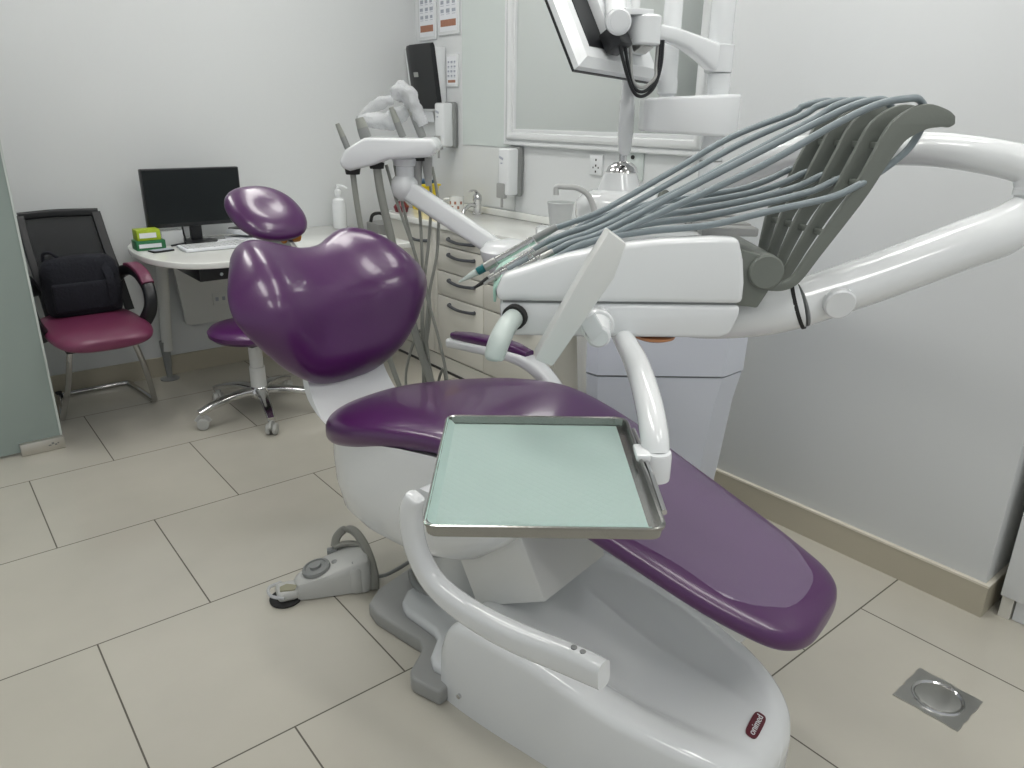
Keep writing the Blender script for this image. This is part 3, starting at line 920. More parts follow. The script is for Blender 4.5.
# seat and legrest
seat_st = [  # y, hw, xc, zc, thick, edge raise
    (.292, .03, 1.405, .385, .02, 0), (.297, .085, 1.405, .388, .046, 0), (.315, .128, 1.405, .394, .064, 0), (.35, .158, 1.403, .404, .074, 0), (.41, .178, 1.398, .424, .077, 0), (.50, .196, 1.39, .457, .078, 0), (.70, .217, 1.362, .543, .077, 0),
    (.90, .238, 1.355, .605, .080, .006), (1.08, .250, 1.350, .632, .085, .012), (1.25, .254, 1.335, .610, .102, .016), (1.40, .244, 1.318, .576, .116, .016), (1.50, .214, 1.305, .556, .118, .012), (1.56, .165, 1.30, .549, .108, .006), (1.60, .10, 1.298, .546, .078, 0), (1.616, .045, 1.298, .545, .04, 0), (1.62, .012, 1.298, .545, .02, 0)]
seat = part('seat', B().cushion(seat_st, 7, 48, 2.6, 2.9), 'purple', t)
cov_st = [(.327, .02, 1.404, .398, .030, 0), (.331, .070, 1.404, .399, .060, 0), (.348, .112, 1.403, .404, .078, 0), (.38, .142, 1.400, .414, .084, 0), (.43, .166, 1.397, .432, .087, 0), (.52, .186, 1.388, .465, .087, 0), (.70, .208, 1.362, .543, .087, 0), (.88, .228, 1.355, .601, .089, .006)]
cvb = B().cushion(cov_st, 9, 48, 2.6, 2.9)
dele = [f for f in cvb.bm.faces if len(f.verts) > 4 or f.normal.z < .30]
bmesh.ops.delete(cvb.bm, geom=dele, context='FACES')
part('clear_foot_cover', cvb, 'cover', seat, 'clear plastic cover over the foot end')
# backrest
half = [(0, -.008), (.06, -.006), (.115, .006), (.17, .036), (.222, .080), (.274, .138), (.318, .196), (.336, .245), (.326, .298), (.298, .350), (.264, .402), (.232, .448), (.194, .478), (.148, .486), (.098, .466), (.045, .438), (0, .430)]
hs_ = spline(half, 4)
outl = hs_ + [(-u, s) for u, s in hs_[-2:0:-1]]
def fr_(u, s, r):
    dome = .030*(max(0, 1-r**6))**.5
    bol = .046*math.exp(-((abs(u)-.235)/.095)**2)*(max(0, 1-r**5))**.6
    low = .020*math.exp(-((s-.06)/.06)**2)*(max(0, 1-r**4))
    return dome+bol+low-.006
def bk_(u, s, r):
    return -.040*(max(0, 1-r**3))**.5-.006
tbm = B().pillow(outl, fr_, bk_, 18)
bcur = spline([(1.652, .560), (1.655, .635), (1.655, .72), (1.672, .86), (1.742, .940), (1.835, .995), (1.925, 1.035), (2.02, 1.07)], 24)
bcum = [0]
for p, q in zip(bcur, bcur[1:]):
    bcum.append(bcum[-1]+math.hypot(q[0]-p[0], q[1]-p[1]))
S0 = bcum[24]
def backpt(u, s_, d):
    L = s_+S0
    k = 1
    while k < len(bcum)-1 and bcum[k] < L:
        k += 1
    a, b = bcur[max(k-4, 0)], bcur[min(k+3, len(bcur)-1)]
    f = (L-bcum[k-1])/(bcum[k]-bcum[k-1])
    p = (bcur[k-1][0]+(bcur[k][0]-bcur[k-1][0])*f, bcur[k-1][1]+(bcur[k][1]-bcur[k-1][1])*f)
    tx_, tz_ = b[0]-a[0], b[1]-a[1]
    ln = math.hypot(tx_, tz_)
    return (1.305+u, p[0]-tz_/ln*d, p[1]+tx_/ln*d)
for v in tbm.verts:
    v.co = backpt(v.co.x, v.co.y, v.co.z)
back = part('backrest', tbm, 'purple', t, sharp=60)
# backrest support (white curved shell)
sup = B()
rings = []
for (y, z, hw, th) in spline([(1.38, .50, .150, .05), (1.50, .495, .150, .05), (1.60, .52, .145, .05), (1.675, .59, .14, .045), (1.705, .70, .13, .035), (1.735, .83, .11, .03), (1.80, .93, .08, .03)], 6):
    k = min(1, max(0, (y-1.52)/.15))
    rings.append([(1.305+hw*u, y+th*.5*v*k, z+th*.5*v*(1-k)+.02*u*u) for u, v in ((-1, -.6), (-1, .6), (-.6, 1), (.6, 1), (1, .6), (1, -.6), (.6, -1), (-.6, -1))])
sup.rings(rings)
part('back_support', sup, 'white2', t)
# headrest
hd = B()
HM = Matrix.Translation((1.282, 1.975, 1.078)) @ Matrix.Rotation(R_(36), 4, 'X')
hr_out = []
for k in range(48):
    a = 2*PI*k/48
    hr_out.append(((.118*math.copysign(abs(math.cos(a))**.85, math.cos(a))), .112*math.copysign(abs(math.sin(a))**.9, math.sin(a))))
hb = B().pillow(hr_out, lambda u, s, r: .034*(max(0, 1-r**3))**.5-.007*math.exp(-(u/.06)**2-(s/.05)**2), lambda u, s, r: -.040*(max(0, 1-r**2.2))**.5, 12)
hb.transform(HM)
head = part('headrest', hb, 'purple', t, sharp=60)
part('headrest_bar', B().bar([(1.30, 1.86, .93), (1.30, 1.925, .985), (1.285, 1.985, 1.045)], .07, .016, (1, 0, 0)), 'steel', t)
part('headrest_knob', B().cyl((1.285, 1.915, 1.012), (1.345, 1.915, 1.012), .018, bev=.004), 'orange', t, 'amber headrest knob')
# far armrest
ar = B()
arm = part('armrest', B().bar([(1.69, 1.62, .660), (1.685, 1.52, .668), (1.67, 1.35, .678), (1.655, 1.25, .668), (1.645, 1.18, .630), (1.625, 1.12, .58), (1.60, 1.08, .54)], [.05, .06, .06, .055, .05, .055, .06], [.03, .03, .032, .04, .045, .045, .04], (0, 0, 1), rd=.7), 'white', t)
part('arm_pad', B().bar([(1.688, 1.605, .688), (1.685, 1.52, .694), (1.672, 1.36, .703), (1.662, 1.275, .697)], [.035, .05, .05, .035], [.02, .028, .028, .02], (0, 0, 1), rd=.8), 'purple', arm, 'purple pad')
# near armrest swung down
na = B().bar([(.955, 1.026, .606), (.955, 1.028, .600), (.955, 1.042, .558), (.955, 1.03, .48), (.96, .985, .41), (.965, .90, .378), (.965, .78, .375), (.965, .64, .392), (.965, .590, .3975), (.965, .552, .400)], [.030, .044, .05, .05, .052, .056, .060, .060, .059, .056], [.020, .034, .042, .044, .045, .046, .046, .044, .043, .041], (1, 0, 0), rd=.8)
a2 = part('armrest', na, 'white2', t)
part('pivot_bracket', B().bar([(1.10, 1.03, .575), (.99, 1.03, .58)], .05, .04, (0, 0, 1), sm=False), 'white', a2)
bd = B()
for dy in (0, .02):
    bd.cyl((.965, .60+dy, .4245), (.965, .60+dy, .4275), .006)
part('armrest_button', bd, 'mgrey', a2)
part('support_rod', B().tube([(1.60, 1.08, .55), (1.56, 1.06, .52), (1.45, 1.02, .50)], .02, 10), 'offwhite', t)
part('base_cable', B().tube([(1.31, 1.435, .05), (1.275, 1.40, .085), (1.235, 1.34, .095), (1.235, 1.27, .095), (1.28, 1.21, .10)], .010, 10), 'mgrey', t)
part('base_cable', B().tube([(1.33, 1.42, .05), (1.30, 1.37, .10), (1.265, 1.31, .11), (1.275, 1.25, .11), (1.32, 1.21, .11)], .009, 10), 'mgrey', t)
part('base_column', B().lathe([(.085, .07), (.088, .08), (.088, .30)], (1.345, 1.25, 0), 32), 'offwhite', t)

# ------------------------------------------------------------------ foot pedal
t = thing('foot_pedal', 'grey foot control with dial and carry loop on the floor', 'foot control', R_(-20), (.128, 2.004, 0))
def PF(x, y, z=0):
    return (.128+x, 2.004+y, z)
ow = [(-.112, -.060), (-.06, -.066), (.055, -.074), (.085, -.080), (.105, -.060), (.105, .035), (.09, .07), (.05, .075), (-.09, .020), (-.12, -.005)]
bd_ = B()
rings = []
ows = spline(ow+[ow[0]], 4)[:-1]
for (sc, z, k) in ((.98, .004, 0), (1.0, .012, 0), (1.0, .026, .16), (.98, .044, .20), (.92, .054, .22), (.80, .058, .22)):
    rings.append([PF(x*sc, y*sc, z+k*(x+.11)) for x, y in ows])
bd_.rings(rings)
part('body', bd_, 'pedal', t, sharp=45)
part('side_boss', B().lathe([(.026, .004), (.029, .01), (.028, .078), (.024, .086), (0, .087)], PF(.062, -.052, 0), 24), 'pedal', t)
TL = Matrix.Rotation(R_(-12), 3, 'Y')
part('dial', B().lathe([(.041, 0), (.043, .004), (.041, .012), (.032, .016), (.030, .012), (.018, .012), (.017, .02), (.0, .021)], PF(-.050, -.012, .068), 32, TL), 'mgrey', t, 'round grey dial')
part('button', B().lathe([(.015, 0), (.015, .008), (.011, .012), (0, .012)], PF(.062, -.052, .085), 20), 'mgrey', t)
part('button', B().lathe([(.009, 0), (.009, .006), (0, .008)], PF(.004, -.008, .079), 20, TL), 'mgrey', t)
part('carry_handle', B().bar([PF(.112, -.070, .008), PF(.114, -.062, .045), PF(.108, -.030, .085), PF(.095, .02, .117), PF(.074, .065, .135), PF(.048, .082, .135), PF(.022, .070, .120), PF(.012, .052, .098)], [.024, .024, .022, .020, .018, .018, .016, .014], .026, (1, 0, 0), rd=.7), 'hosetap2', t)
part('handle_bridge', B().bar([PF(.010, .052, .098), PF(.05, .047, .106), PF(.094, .022, .108)], .020, .012, (0, 0, 1), rd=.7), 'hosetap2', t)
part('handle_stop', B().bx(.128-.012, .128+.02, 2.004+.042, 2.004+.062, .07, .094, .004), 'mgrey', t)
toe = part('toe_pedal', B().box(PF(-.140, -.036, .028), (.062, .070, .032), R_(6), .013, 3), 'pedal', t)
part('toe_insert', B().prism([(-.160, -.058), (-.118, -.062), (-.112, -.040), (-.140, -.026), (-.160, -.036)], .0435, .047, mtx=Matrix.Translation((.128, 2.004, 0))), 'khaki', t)
part('toe_rubber', B().lathe([(.046, .001), (.047, .007), (.040, .011), (0, .011)], PF(-.146, -.036, 0)), 'rubber', t)
part('toe_guard', B().tube([PF(-.150, -.075, .03), PF(-.186, -.055, .034), PF(-.190, -.015, .036), PF(-.155, .006, .034)], .005, 8), 'film', t)
solo('pedal_cord', B().tube([(.905, 1.745, .035), (.935, 1.745, .03), (.99, 1.765, .02), (1.04, 1.765, .03), (1.065, 1.745, .052), (1.06, 1.70, .056)], .006, 8), 'mgrey', 'thin grey cord running from the foot control to the chair', 'cord')

# ================================================================== WATER UNIT (cuspidor) in the camera-aligned frame
t = thing('water_unit', 'white dental water unit column beside the purple dental chair', 'dental unit', CA, (.46, 2.25, 0))
unit = t
def oct_ring(a0, a1, b0, b1, z, cl=.03, cr=.075):
    return [(a0+cl, b0, z), (a1-cr, b0-.0, z), (a1, b0+cr*.9, z), (a1, b1, z), (a0, b1, z), (a0, b0+cl, z)]
body_lo = B()
body_lo.rings([oct_ring(.26, .63, 2.11, 2.44, 0.0), oct_ring(.24, .660, 2.08, 2.45, .32), oct_ring(.225, .675, 2.06, 2.45, .55), oct_ring(.22, .690, 2.05, 2.45, .645)])
part('lower_body', body_lo, 'bluewhite', t, sharp=20)
body_up = B()
body_up.rings([oct_ring(.218, .692, 2.045, 2.45, .652), oct_ring(.215, .695, 2.04, 2.45, .80), oct_ring(.22, .66, 2.06, 2.45, .98), oct_ring(.24, .62, 2.09, 2.44, 1.075)])
part('upper_body', body_up, 'bluewhite', t, sharp=20)
part('joint_strip', B().rings([oct_ring(.224, .684, 2.056, 2.44, .64), oct_ring(.224, .684, 2.056, 2.44, .66)]), 'mgrey', t)
# dome and white pole
part('dome', B().lathe([(.115, 1.07), (.122, 1.10), (.120, 1.135), (.10, 1.158), (.062, 1.168), (.060, 1.175), (.045, 1.215), (.0, 1.218)], (.295, 2.16, 0), 36), 'white2', t)
part('dome_side', B().tube([(.30, 2.16, 1.118), (.36, 2.12, 1.135), (.405, 2.08, 1.145)], [.055, .048, .036], 20), 'white2', t)
part('dome_opening', B().cyl((.403, 2.082, 1.1445), (.412, 2.074, 1.146), .030), 'dgrey', t, 'dark round opening')
part('ball_joint', B().lathe([(.045, 1.215), (.040, 1.228), (.025, 1.240), (.011, 1.244), (.011, 1.262)], (.30, 2.16, 0)), 'chrome', t)
part('tapered_pole', B().lathe([(.012, 1.26), (.018, 1.275), (.021, 1.32), (.021, 1.40), (.018, 1.405), (.018, 1.9), (.0, 1.9)], (.303, 2.16, 0)), 'white', t)
bw = B()
bw.lathe([(.085, 1.115), (.095, 1.125), (.098, 1.122), (.088, 1.105), (.06, 1.085), (.0, 1.08)], (.36, 2.00, -.03), 32)
part('bowl', bw, 'white2', t)
part('bowl_rinse', B().tube([(.24, 2.03, 1.07), (.25, 2.02, 1.115), (.28, 1.995, 1.135), (.30, 1.98, 1.11)], .007, 8), 'white2', t)
part('bowl_rim', B().tube([(.30, 1.96, 1.07), (.32, 1.94, 1.105), (.37, 1.93, 1.12), (.42, 1.94, 1.09)], .008, 8), 'white2', t)
part('front_shelf', B().bx(.06, .30, 2.02, 2.14, 1.03, 1.07, .012, 3), 'white2', t)
tp = B()
tp.tube([(.222, 2.06, 1.07), (.218, 2.06, 1.115), (.20, 2.06, 1.158), (.17, 2.06, 1.178), (.135, 2.06, 1.181), (.113, 2.06, 1.180), (.112, 2.06, 1.160)], [.012, .0095, .008, .0075, .0075, .0075, .0085], 10)
part('cup_filler', tp, 'hosetap', t, 'grey curved cup filler spout')
# post
part('post', B().lathe([(.030, 1.05), (.030, 1.25), (.028, 1.25), (.028, 1.42), (.030, 1.44), (.030, 1.47)], (.535, 2.12, 0)), 'white', t)
part('post_joint_ring', B().lathe([(.031, 1.248), (.031, 1.252)], (.535, 2.12, 0)), 'mgrey', t)
la = B()
la.prism([(.340, 2.085), (.355, 2.07), (.49, 2.055), (.560, 2.075), (.602, 2.125), (.604, 2.20), (.340, 2.20)], -.052, .052, 'XY', .010, 3)
for v in la.bm.verts:
    v.co.z = 1.366+v.co.z*(.80+.26*(v.co.x-.34)/.24)
part('lamp_arm', la, 'white', t)
part('lamp_pole', B().lathe([(.020, 1.38), (.020, 1.415), (.026, 1.42), (.027, 1.45), (.024, 1.46), (.024, 2.25), (.0, 2.25)], (.40, 2.12, 0)), 'white', t)
part('post_top', B().lathe([(.031, 1.54), (.031, 1.95), (.02, 1.97), (0, 1.97)], (.528, 2.12, 0)), 'white', t)

# cup
t = thing('rinse_cup', 'white translucent plastic cup under the grey curved spout', 'cup', CA, (.125, 2.06, 1.0703))
part('cup', B().lathe([(.027, 0), (.028, .003), (.036, .068), (.034, .068), (.027, .006), (0, .005)], (.125, 2.06, 1.0705), cap=False), 'clearcup', t)
part('rim', B().lathe([(.0345, .066), (.037, .066), (.038, .070), (.036, .071)], (.125, 2.06, 1.0705), cap=False), 'clearcup', t)

# ------------------------------------------------------------------ chairside monitor on curved arm
t = thing('chairside_monitor', 'white backed tilted monitor on a curved arm of the dental unit', 'monitor', CA, (.53, 2.12, 1.47))
part('arm_collar', B().lathe([(.031, 1.472), (.036, 1.474), (.036, 1.538), (.031, 1.54)], (.530, 2.12, 0)), 'white', t)
part('curved_arm', B().bar([(.52, 2.11, 1.505), (.46, 2.08, 1.53), (.40, 2.04, 1.548), (.345, 2.0, 1.555), (.315, 1.98, 1.555)], [.045, .042, .04, .04, .04], [.07, .05, .036, .034, .036], (0, 0, 1), rd=.5), 'white', t)
part('arm_hub', B().lathe([(.036, 1.522), (.040, 1.526), (.040, 1.583), (.036, 1.588)], (.305, 1.965, 0)), 'white', t)
part('tilt_link', B().bar([(.31, 1.965, 1.592), (.27, 1.945, 1.592), (.24, 1.93, 1.590)], .05, .014, (0, 0, 1)), 'white', t)
az, tilt, rolla = R_(40), R_(31), R_(-3)
wd = Vector((math.sin(az), math.cos(az), 0))
nb = Vector((math.cos(az), -math.sin(az), 0))     # back normal, towards the right and the viewer
upv = (Vector((0, 0, 1))*math.cos(tilt) - nb*math.sin(tilt))
nb2 = wd.cross(upv)
if nb2.dot(nb) < 0:
    nb2 = -nb2
wd2 = wd*math.cos(rolla) + upv*math.sin(rolla)
up2 = upv*math.cos(rolla) - wd*math.sin(rolla)
MW, MH = .36, .29
corner = Vector((.128, 1.85, 1.456))
def mon(u, v, d):           # u along the width, v up, d out of the back
    return corner + wd2*u + up2*v + nb2*d
MR = Matrix((wd2, up2, nb2)).transposed()
def mbox(u0, u1, v0, v1, d0, d1, bev=0):
    return B().box(mon((u0+u1)/2, (v0+v1)/2, (d0+d1)/2), (u1-u0, v1-v0, d1-d0), 0, bev, 2, MR)
part('bezel', mbox(0, MW, 0, MH, 0, .006), 'black', t)
part('screen', mbox(.012, MW-.012, .012, MH-.012, -.001, .001), 'screen', t)
cs_ = B()
cs_.rings([[mon(*p, .006) for p in ((.002, .002), (MW-.002, .002), (MW-.002, MH-.002), (.002, MH-.002))],
           [mon(*p, .020) for p in ((.002, .002), (MW-.002, .002), (MW-.002, MH-.002), (.002, MH-.002))],
           [mon(*p, .034) for p in ((.03, .022), (MW-.03, .022), (MW-.03, MH-.022), (.03, MH-.022))]])
part('back_casing', cs_, 'white', t, sharp=20)
part('vent_panel', mbox(.055, .12, .05, MH-.03, .033, .0365), 'black', t, 'black vent strip')
part('rear_cover', mbox(.12, .28, .05, MH-.02, .033, .062, .006), 'white', t)
jp = mon(.17, .14, .062)
part('tilt_joint', B().bar([tuple(mon(.17, .17, .058)), tuple(mon(.165, .16, .085)), (.232, 1.935, 1.575)], .05, .05, (0, 0, 1), sm=False, rd=.8).cyl((.234, 1.93, 1.570), (.234, 1.885, 1.565), .029, bev=.004, seg=28).cyl((.234, 1.886, 1.565), (.234, 1.882, 1.5645), .020, seg=28), 'white', t)
part('connector_block', B().box(mon(.125, .055, .065), (.05, .05, .05), 0, .004, 2, MR), 'black', t)
part('connector_bracket', B().box(mon(.20, .05, .085), (.05, .05, .03), 0, .003, 2, MR), 'steel', t)
for k, (sag, m_) in enumerate(((.055, 'black'), (.075, 'black'), (.04, 'grey'))):
    p0 = mon(.115+.02*k, .05, .085)
    d_ = .010*k
    part('cable', B().tube([tuple(p0), (p0.x+.004, p0.y, p0.z-.035), (.280, 1.935, 1.425+d_), (.307, 1.945, 1.408+d_), (.337, 1.955, 1.430+d_), (.351-d_*.6, 1.962, 1.48), (.352-d_*.6, 1.964, 1.535)], .0042, 8), m_, t)

# ------------------------------------------------------------------ operating lamp above the frame (only its handle tip shows)
t = thing('operating_lamp', 'white operating lamp on its arm above the picture, grey handle tip showing', 'lamp', CA, (.40, 2.12, 2.25))
part('spring_arm', B().bar([(.40, 2.12, 2.22), (.40, 2.08, 2.27), (.0, 1.98, 2.35), (-.50, 1.88, 2.30), (-.66, 1.85, 2.22), (-.72, 1.80, 1.98)], .045, .045, (0, 1, 0), rd=.7), 'white', t)
lh = B().lathe([(.0, .0), (.10, .0), (.14, .02), (.15, .05), (.11, .09), (.04, .11), (0, .11)], (-.78, 1.80, 1.838), 32, Matrix.Rotation(R_(4), 3, 'X'))
part('lamp_head', lh, 'grey', t)
part('handle', B().tube([(-.70, 1.80, 1.90), (-.655, 1.80, 1.845), (-.608, 1.80, 1.792)], [.016, .017, .0165], 14), 'grey', t, 'grey rounded handle')

# ------------------------------------------------------------------ assistant unit
t = thing('assistant_unit', 'white assistant instrument tray on a slanting arm behind the backrest', 'dental unit', CA, (-.02, 2.30, .95))
KA = 1.15
def af(p, k=KA):
    return (p[0]*k, p[1]*k, CAMH+(p[2]-CAMH)*k)
def afl(ps, k=KA):
    return [af(p, k) for p in ps]
th_ = B()
th_.prism([(-.470, 1.288), (-.258, 1.288), (-.242, 1.262), (-.266, 1.233), (-.40, 1.224), (-.44, 1.208), (-.520, 1.188), (-.545, 1.197), (-.552, 1.218), (-.532, 1.252)], 2.42, 2.62, 'XZ', .012, 3)
part('tray_head', th_, 'white', t)
for (x, y, z) in ((-.518, 2.46, 1.190), (-.442, 2.47, 1.208), (-.305, 2.50, 1.232)):
    part('holder_socket', B().lathe([(.022, -.014), (.025, 0.004)], (x, y, z)), 'rubber', t)
part('swivel', B().lathe([(.030, 1.14), (.031, 1.145), (.031, 1.200), (.038, 1.203), (.042, 1.223), (.036, 1.230)], (-.355, 2.50, 0)), 'white', t)
part('elbow', B().lathe([(.0, -.046), (.022, -.043), (.040, -.026), (.046, 0), (.044, .02), (.032, .035)], (-.358, 2.50, 1.135), 28), 'white', t)
part('slanting_arm', B().bar([(-.370, 2.50, 1.150), (-.335, 2.49, 1.120), (-.085, 2.36, .982), (-.03, 2.32, .955)], [.06, .064, .058, .05], [.05, .058, .05, .045], (0, 1, 0), n=4, rd=.5), 'white', t)
part('arm_cap', B().lathe([(.045, .85), (.082, .905), (.094, .938), (.094, .948), (.078, .968), (.03, .980), (0, .981)], (-.010, 2.30, .02), 32), 'white', t)
part('link_bar', B().bar([(-.01, 2.31, .90), (.12, 2.31, .88), (.235, 2.30, .88)], .06, .05, (0, 0, 1)), 'white', t)
hoses = [([(-.518, 2.46, 1.180), (-.512, 2.46, 1.10), (-.497, 2.46, .97), (-.468, 2.46, .78), (-.43, 2.45, .58), (-.37, 2.44, .40), (-.28, 2.42, .24), (-.10, 2.38, .16), (.255, 2.35, .18)], .0095),
         ([(-.442, 2.47, 1.198), (-.432, 2.47, 1.11), (-.405, 2.48, .96), (-.365, 2.49, .76), (-.31, 2.48, .54), (-.24, 2.46, .36), (-.17, 2.43, .24), (.0, 2.40, .17), (.255, 2.38, .22)], .0135)]
for pts, r in hoses:
    part('suction_hose', B().tube(pts, r, 12), 'hose2', t, 'thick grey suction hose')
thin = [[(-.362, 2.17, 1.225), (-.335, 2.17, 1.12), (-.29, 2.17, .98), (-.255, 2.17, .84), (-.215, 2.16, .68), (-.20, 2.15, .56), (-.235, 2.15, .46), (-.31, 2.16, .47), (-.33, 2.18, .60), (-.285, 2.18, .74), (-.27, 2.19, .66), (-.24, 2.18, .46), (-.12, 2.14, .33), (.20, 2.05, .33)],
        [(-.34, 2.18, 1.225), (-.32, 2.18, 1.11), (-.285, 2.18, .95), (-.25, 2.18, .82), (-.275, 2.18, .62), (-.27, 2.18, .50), (-.24, 2.18, .47), (-.205, 2.17, .54), (-.215, 2.18, .62), (-.23, 2.19, .50), (-.12, 2.14, .36), (.20, 2.05, .36)],
        [(-.285, 2.19, 1.225), (-.275, 2.19, 1.12), (-.27, 2.18, 1.0), (-.27, 2.18, .86), (-.27, 2.17, .74), (-.25, 2.17, .60), (-.22, 2.16, .44), (-.10, 2.13, .36), (.20, 2.05, .39)],
        [(-.245, 2.19, 1.225), (-.24, 2.19, 1.13), (-.25, 2.18, 1.0), (-.27, 2.18, .86), (-.275, 2.17, .72), (-.265, 2.17, .56), (-.22, 2.16, .40), (-.10, 2.13, .38), (.20, 2.05, .42)],
        [(-.235, 2.19, 1.22), (-.22, 2.19, 1.12), (-.225, 2.18, .98), (-.25, 2.18, .86), (-.262, 2.17, .72), (-.245, 2.17, .58), (-.20, 2.16, .42), (-.08, 2.13, .40), (.20, 2.05, .45)]]
for pts in thin:
    part('thin_hose', B().tube(afl(pts), .0052, 8), 'hose2', t)
cn = B()
for (x, y) in ((-.318, 2.50), (-.285, 2.50)):
    cn.cyl((x, y, 1.228), (x+.004, y, 1.14), .019, .010, 14)
part('hose_sleeve', cn, 'grey', t)
part('tubing_connector', B().bx(-.315, -.275, 2.495, 2.52, .32, .36, .006), 'film', t)
# instruments standing in the tray
for (x, y, z0_, dx, L, r, lb) in ((-.530, 2.47, 1.250, -.030, .078, .010, 'grey suction tip standing at the left end of the assistant tray'),
                             (-.362, 2.52, 1.2885, -.035, .090, .012, 'grey handpiece under clear film in the middle of the assistant tray'),
                             (-.300, 2.53, 1.2885, -.055, .14, .014, 'grey handpiece under clear film at the right of the assistant tray'),
                             (-.478, 2.50, 1.286, -.018, .060, .019, 'brownish grey suction handle wrapped at the left of the assistant tray')):
    ti = thing('suction_handpiece', lb, 'dental instrument', CA, (x, y, z0_), 'instruments in the assistant tray')
    part('grip', B().cyl((x, y, z0_), (x+dx*.5, y, z0_+L*.5), r, r*.95, 14), 'mgrey', ti)
    part('nozzle', B().cyl((x+dx*.5, y, z0_+L*.5), (x+dx, y, z0_+L), r*.95, r*.7, 14), 'hose2', ti)
def film(pts, rr, seed, label, name='plastic_sleeve'):
    q = spline([tuple(p)+(r,) for p, r in zip(pts, rr)], 7)
    P = [Vector(p[:3]) for p in q]
    rings = []
    for i, p in enumerate(P):
        tt = (P[min(i+1, len(P)-1)]-P[max(i-1, 0)]).normalized()
        x = tt.cross(Vector((0, 1, .2))).normalized()
        y = tt.cross(x)
        rg = []
        for k in range(28):
            a = 2*PI*k/28
            d = x*math.cos(a)+y*math.sin(a)
            r = q[i][3]*(1+.42*noise.noise((p+d*q[i][3])*30+Vector((seed, 0, 0)))+.22*noise.noise((p+d*q[i][3])*80+Vector((seed, 3, 0))))
            rg.append(p+d*r)
        rings.append(rg)
    b = B().rings(rings)
    solo(name, b, 'film', label, 'plastic sleeve', CA, None, 'clear sleeves on the assistant tray', 75)
film([(-.298, 2.53, 1.325), (-.318, 2.53, 1.37), (-.343, 2.53, 1.412), (-.368, 2.53, 1.428), (-.388, 2.53, 1.405)], [.017, .022, .028, .030, .012], 1, 'crumpled clear plastic sleeve over the tallest handpiece on the right')
film([(-.352, 2.56, 1.375), (-.385, 2.56, 1.352), (-.42, 2.56, 1.338), (-.465, 2.54, 1.338), (-.505, 2.52, 1.335)], [.016, .028, .026, .024, .012], 5, 'crumpled clear plastic sleeve hanging across the middle of the assistant tray')
film([(-.400, 2.60, 1.398), (-.43, 2.60, 1.398), (-.47, 2.60, 1.378), (-.52, 2.60, 1.345)], [.014, .020, .016, .006], 9, 'loose clear plastic sleeve spreading left above the assistant tray')
t = thing('dispenser_bottle', 'tall white plastic bottle on the desk end behind the backrest', 'bottle', 0, (1.98, 4.02, .7305))
part('bottle_body', B().lathe([(.035, 0), (.040, .008), (.040, .13), (.034, .16), (.016, .172), (.016, .19)], (1.97, 4.02, .7305)), 'white', t)
part('pump_head', B().lathe([(.020, .19), (.020, .215), (.010, .22), (.008, .245), (0, .246)], (1.97, 4.02, .7305)).bar([(1.97, 4.02, .97), (1.99, 4.0, .968), (2.012, 3.985, .955)], .014, .012, (0, 0, 1)), 'white2', t)

# ================================================================== DELIVERY UNIT (camera-aligned frame: x right, y away)
t = thing('delivery_unit', 'white instrument delivery head on a jointed arm over the chair', 'dental unit', CA, (.20, 1.42, .99))
deliv = t
Bn, Bf = 1.28, 1.60
up_prof = [(-.028, 1.052), (-.030, 1.070), (-.018, 1.098), (.037, 1.117), (.09, 1.134), (.148, 1.149), (.25, 1.163), (.34, 1.169), (.386, 1.168), (.398, 1.13), (.404, 1.09), (.405, 1.053)]
up = part('upper_housing', B().prism(up_prof, Bn, Bn+.042, 'XZ', .010, 3), 'white2', t, sharp=30)
deck_prof = [(-.026, 1.052), (-.028, 1.062), (-.018, 1.076), (.037, 1.092), (.09, 1.108), (.135, 1.126), (.17, 1.148), (.25, 1.161), (.34, 1.167), (.385, 1.166), (.396, 1.13), (.402, 1.09), (.403, 1.053)]
part('deck', B().prism(deck_prof, Bn+.03, Bf, 'XZ', .008, 3), 'white2', up, sharp=30)
lo_prof = [(-.024, 1.048), (-.020, 1.0), (-.008, .988), (.372, .988), (.39, .996), (.402, 1.03), (.403, 1.049)]
part('lower_housing', B().prism(lo_prof, Bn+.004, Bf-.004, 'XZ', .008, 3), 'white', t, sharp=30)
part('housing_gap', B().bx(-.018, .397, Bn+.012, Bf-.012, 1.04, 1.06), 'mgrey', t)
part('silicone_mat', B().prism([(-.036, 1.040), (-.037, 1.064), (-.022, 1.083), (.036, 1.0985), (.092, 1.115), (.092, 1.112), (.037, 1.0945), (-.018, 1.079), (-.032, 1.062), (-.031, 1.040)], Bn+.046, Bf-.09, 'XZ', .0008), 'mint', t, 'mint green silicone mat under the instruments')
for k in range(3):
    y = Bn+.075+.036*k
    part('mat_lip', B().bar([(.084, y, 1.116), (.098, y, 1.126), (.112, y+.004, 1.131)], [.018, .022, .014], .003, (0, 1, 0)), 'mint', t)
# stepped comb behind the head
st_ = B()
for k in range(5):
    st_.bx(.33, .43, 1.32+.045*k, 1.32+.045*k+.038, 1.165, 1.180+.0015*k, .003)
part('hose_comb', st_, 'grey', t)
part('whip_block', B().prism([(.395, 1.045), (.44, 1.040), (.46, 1.08), (.46, 1.13), (.40, 1.145)], 1.305, 1.56, 'XZ', .004), 'dgrey', t, 'dark grey pivot block')
part('whip_pivot', B().cyl((.445, 1.295, 1.107), (.445, 1.565, 1.107), .031, bev=.003, seg=28), 'dgrey', t)
